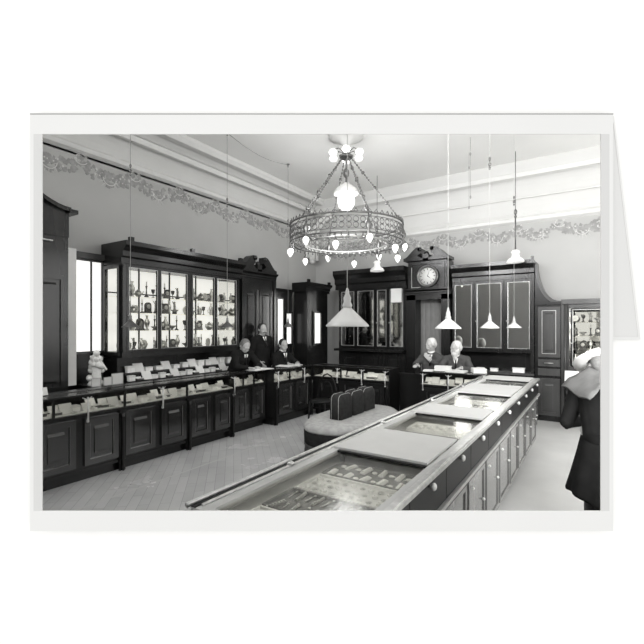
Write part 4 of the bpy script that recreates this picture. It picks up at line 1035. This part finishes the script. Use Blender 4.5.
# clerk bending over the counter to write
person('grey-haired clerk bending over the left counter to write',(-5.22,5.30,0),FX_-.1,
  stand(pelvis=V((0,-.02,.88)),chest=V((0,.10,1.10)),neck=V((0,.16,1.22)),head=V((0,.21,1.32)),face=V((.25,1,-.75)),hup=V((0,.6,1)),front=V((0,1,-.4)),
    shL=V((-.17,.15,1.18)),shR=V((.17,.15,1.18)),elL=V((-.25,.30,.98)),elR=V((.25,.30,.99)),wrL=V((-.10,.40,.975)),wrR=V((.10,.40,.975)),hdL=V((.5,1,-.08)),hdR=V((-.5,1,-.08)),curl=.6),hair=MHAIRG)
# young clerk seated
def seated(**k):
    d=dict(pelvis=V((0,0,.62)),chest=V((0,.05,.94)),neck=V((0,.07,1.14)),head=V((0,.10,1.27)),face=V((0,1,-.1)),
      shL=V((-.17,.06,1.08)),shR=V((.17,.06,1.08)),elL=V((-.26,.20,.92)),elR=V((.26,.20,.92)),wrL=V((-.10,.42,.965)),wrR=V((.10,.42,.965)),hdL=V((.5,1,-.05)),hdR=V((-.5,1,-.05)),
      hipL=V((-.09,.02,.60)),hipR=V((.09,.02,.60)),knL=V((-.12,.36,.56)),knR=V((.12,.36,.56)),anL=V((-.12,.30,.12)),anR=V((.12,.30,.12)))
    d.update(k); return d
person('young clean-shaven clerk seated at the corner counter with papers',(-5.14,6.40,0),FX_-.3,
  seated(head=V((0,.10,1.30)),neck=V((0,.07,1.16)),face=V((.1,1,-.15))),hair=MHAIRD)
# two old gentlemen at the back right
person('white-haired old gentleman leaning an arm on the back right counter',(-2.50,7.52,0),PI+.1,
  seated(pelvis=V((0,.05,.60)),head=V((0,.13,1.33)),neck=V((0,.09,1.17)),face=V((.55,.9,-.25)),elR=V((.27,.16,.97)),wrR=V((.17,.40,.975)),hdR=V((.1,.9,.05)),elL=V((-.25,.18,.93)),wrL=V((-.02,.26,1.06)),hdL=V((.5,.1,.6)),hnL=V((0,-1,0))),hair=MHAIRW,suit=MSUITG,moust=MHAIRW)
person('old man with a long white beard leaning on the back right counter',(-2.06,7.50,0),PI+.2,
  seated(head=V((0,.17,1.29)),neck=V((0,.10,1.13)),face=V((.75,.8,-.3)),elR=V((.24,.30,.97)),wrR=V((.14,.50,.965)),curl=.5),hair=MHAIRW,suit=MSUITG,beard=MHAIRW)
def stool(x,y,lab):
    t=thing('stool',lab,'stool',(x,y,0))
    MB().lathe([(0,.49),(.17,.49),(.18,.51),(.17,.53),(0,.53)],(x,y,0),20).build('seat',MBLK,t)
    for a in (.8,2.4,3.9,5.5): MB().tube([(x+.19*math.cos(a),y+.19*math.sin(a),0),(x+.13*math.cos(a),y+.13*math.sin(a),.49)],.014).build('leg',MBLK,t)
stool(-5.14,6.40,'dark round stool under the seated young clerk')
stool(-2.50,7.52,'dark round stool under the white-haired old gentleman')
stool(-2.06,7.50,'dark round stool under the bearded old man')
# bending figure at the right edge
J_=stand(pelvis=V((0,-.04,.90)),chest=V((0,.12,1.12)),neck=V((0,.20,1.25)),head=V((0,.27,1.345)),face=V((.0,1,-.7)),hup=V((0,.6,1)),front=V((0,1,-.5)),
    shL=V((-.16,.18,1.16)),shR=V((.16,.18,1.16)),elL=V((-.24,.14,.93)),elR=V((.24,.14,.93)),wrL=V((-.12,.34,.90)),wrR=V((.12,.34,.90)))
WX,WY,WR=.075,3.60,.15
rt_,hpw=person('person in long flared dark coat, grey shawl and pale hat bending at right edge',(WX,WY,0),WR,J_,hair=MHAIRG,suit=MSUIT,skirt=True)
def childof(mb,name,mat,lab=None):
    o=mb.build(name,mat); o.parent=rt_
    if lab: o['label']=lab
    return o
m=MB(); rings=[(.93,.155,.14,-.0),(.86,.17,.165,-.0),(.75,.195,.20,-.02),(.6,.23,.25,-.03),(.49,.26,.29,-.04),(.47,.255,.285,-.04),(.62,.22,.23,-.03)]
vs=[];n=48
for z,rx,ry,oy in rings:
    for i in range(n):
        a=2*PI*i/n; w=1+.05*math.sin(a*9)*(1-(z-.45)/.5); vs.append((rx*w*math.cos(a),oy+ry*w*math.sin(a),z+.015*math.sin(a*4)*(z<.5)))
m.add(vs,[(j*n+i,j*n+(i+1)%n,(j+1)*n+(i+1)%n,(j+1)*n+i) for j in range(len(rings)-1) for i in range(n)],True)
childof(m,'coat_skirt',MSUIT)
m=MB(); m.lathe([(.14,.10),(.15,.12),(.155,.55),(.12,.85)],(0,-.02,0),28); childof(m,'underskirt',MBLK)
m=MB(); hc=J_['head']
fd=J_['face'].normalized(); up=J_['hup']; up=(up-fd*up.dot(fd)).normalized(); rt=fd.cross(up); M=Matrix((rt,fd,up)).transposed()
m.lathe([(.0,.10),(.05,.13),(.09,.11),(.10,.07),(.12,.045),(.185,.03),(.19,.022),(.12,.03),(.09,.03)],(0,0,0),28,cap=False)
for i in range(10): a=i*.63; m.ball((.11*math.cos(a),.11*math.sin(a),.065),.026,8,6)
m.v=[tuple(M@V(v)+hc+fd*-.01) for v in m.v]; childof(m,'hat',MPAPER,'pale brimmed hat trimmed with flowers')
m=MB()   # shawl: triangular cloth over the back
pl=[]; nu,nv=12,8
for j in range(nv+1):
    for i in range(nu+1):
        u=-1+2*i/nu; v=j/nv
        x=u*(.27*(1-v*.5)); y=.26-.38*v-.04*abs(u); z=1.355-.08*v-.16*u*u*(1-v*.2)+.012*math.sin(i*1.9+j)
        pl.append((x,y,z))
off_=len(pl); pl2=[(x,y,z-.012) for x,y,z in pl]
W=nu+1
fs=[(j*W+i,j*W+i+1,(j+1)*W+i+1,(j+1)*W+i) for j in range(nv) for i in range(nu)]
fs2=[tuple(q+off_ for q in f[::-1]) for f in fs]
edge=[i for i in range(W)]+[j*W+nu for j in range(1,nv+1)]+[nv*W+i for i in range(nu-1,-1,-1)]+[j*W for j in range(nv-1,0,-1)]
fe=[(edge[i],edge[(i+1)%len(edge)],edge[(i+1)%len(edge)]+off_,edge[i]+off_) for i in range(len(edge))]
m.add(pl+pl2,fs+fs2+fe,True); childof(m,'shawl',MSHAWL,'grey shawl over the shoulders')

# papers and books on the counters
def ledger(x,y,z,rz,w,d,lab):
    t=thing('ledger',lab,'book',(0,0,0))
    for sg in (-1,1):
        m=MB(); n=8; prof=[(sg*w/2*i/n,.012+.012*math.sin(PI*min(1,i/n*1.2))) for i in range(n+1)]
        vs=[];fs=[]
        for yy in (-d/2,d/2):
            for (a,b) in prof: vs.append((a,yy,b))
            for (a,b) in prof: vs.append((a,yy,.004))
        k=n+1
        for i in range(n): fs+= [(i,i+1,2*k+i+1,2*k+i),(k+i,3*k+i,3*k+i+1,k+i+1),(i,k+i,k+i+1,i+1),(2*k+i,2*k+i+1,3*k+i+1,3*k+i)]
        fs+=[(n,k+n,3*k+n,2*k+n),(0,2*k,3*k,k)]
        m.add(vs,fs); m.build('pages',MPAPER,t)
    MB().box(-w/2-.005,w/2+.005,-d/2-.005,d/2+.005,0,.004).build('cover',MDARKG,t)
    t.location=(x,y,z); t.rotation_euler=(0,0,rz); return t
ledger(-4.78,5.36,.931,PI/2,.46,.30,'open ledger the bending clerk writes in')
ledger(-4.75,6.18,.931,PI/2+.1,.50,.28,'open book before the seated young clerk')
def block(name,lab,cat,x,y,z,w,d,h,rz,mat=MPAPER):
    m=MB(); 
    for i in range(4): m.box(-w/2+.004*(i%2),w/2-.004*(i%3),-d/2+.003*(i%3),d/2,h*i/4,h*(i+.85)/4)
    o=m.build(name,mat); tag(o,lab,cat); o.location=(x,y,z); o.rotation_euler=(0,0,rz); return o
block('paper_stack','stack of white papers standing between the two old men','paper',-2.10,6.85,.931,.26,.14,.085,.1)
block('paper_stack','low white papers under the bearded man\'s arm','paper',-1.86,6.78,.931,.30,.20,.03,-.1)
block('paper_stack','white wrapped parcel right of the bearded man','parcel',-1.55,6.90,.931,.20,.26,.07,.4,MWHITE)
block('paper_stack','flat white sheets on the counter at its left end by the old gentleman','paper',-2.30,6.72,.931,.16,.18,.02,.2)

# ------------------------------------------------------------------ lights, world, camera
def area(name,loc,target,sx,sy,e,sp=180):
    l=bpy.data.lights.new(name,'AREA'); l.spread=math.radians(sp); l.shape='RECTANGLE'; l.size=sx; l.size_y=sy; l.energy=e
    o=bpy.data.objects.new(name,l); COL.objects.link(o); o.location=loc
    o.rotation_euler=(V(target)-V(loc)).to_track_quat('-Z','Y').to_euler(); return o
for i,(a,b,z0,z1) in enumerate(fw):
    p=pc(DW+.06,(a+b)/2,(z0+z1)/2); q=V((-.6,8.9,2.9 if z0>2 else 1.9))
    area('front_fill_light',p,q,(b-a)*.9,(z1-z0)*.9,80 if z0>2 else 118,110)  # added lamps at the unseen front windows, aimed to brighten the back wall
for a,b in wins:
    area('side_fill_light',(XR-.05,(a+b)/2,2.3),(XR-1,(a+b)/2,2.2),1.2,3.0,26)  # added lamps at the unseen side windows, brightening the left side
pl_=bpy.data.lights.new('chandelier_light','POINT'); pl_.energy=66; pl_.shadow_soft_size=.3
o=bpy.data.objects.new('chandelier_light',pl_); COL.objects.link(o); o.location=(cx,cy,3.4)
w=bpy.data.worlds.new('World'); sc.world=w; w.use_nodes=True
w.node_tree.nodes['Background'].inputs[0].default_value=(1,1,1,1); w.node_tree.nodes['Background'].inputs[1].default_value=1.1

cam=bpy.data.cameras.new('Camera'); co=bpy.data.objects.new('Camera',cam); COL.objects.link(co)
cam.sensor_width=36; cam.lens=420*36/644; cam.shift_y=(327-322)/644
co.location=(0,0,H); co.rotation_euler=(PI/2,0,YAW); cam.clip_start=.05
sc.camera=co
sc.view_settings.view_transform='Standard'; sc.view_settings.look='None'; sc.view_settings.gamma=1; sc.view_settings.exposure=0
sc.cycles.use_denoising=True; sc.cycles.caustics_reflective=False; sc.cycles.caustics_refractive=False
sc.cycles.max_bounces=8; sc.cycles.transparent_max_bounces=16
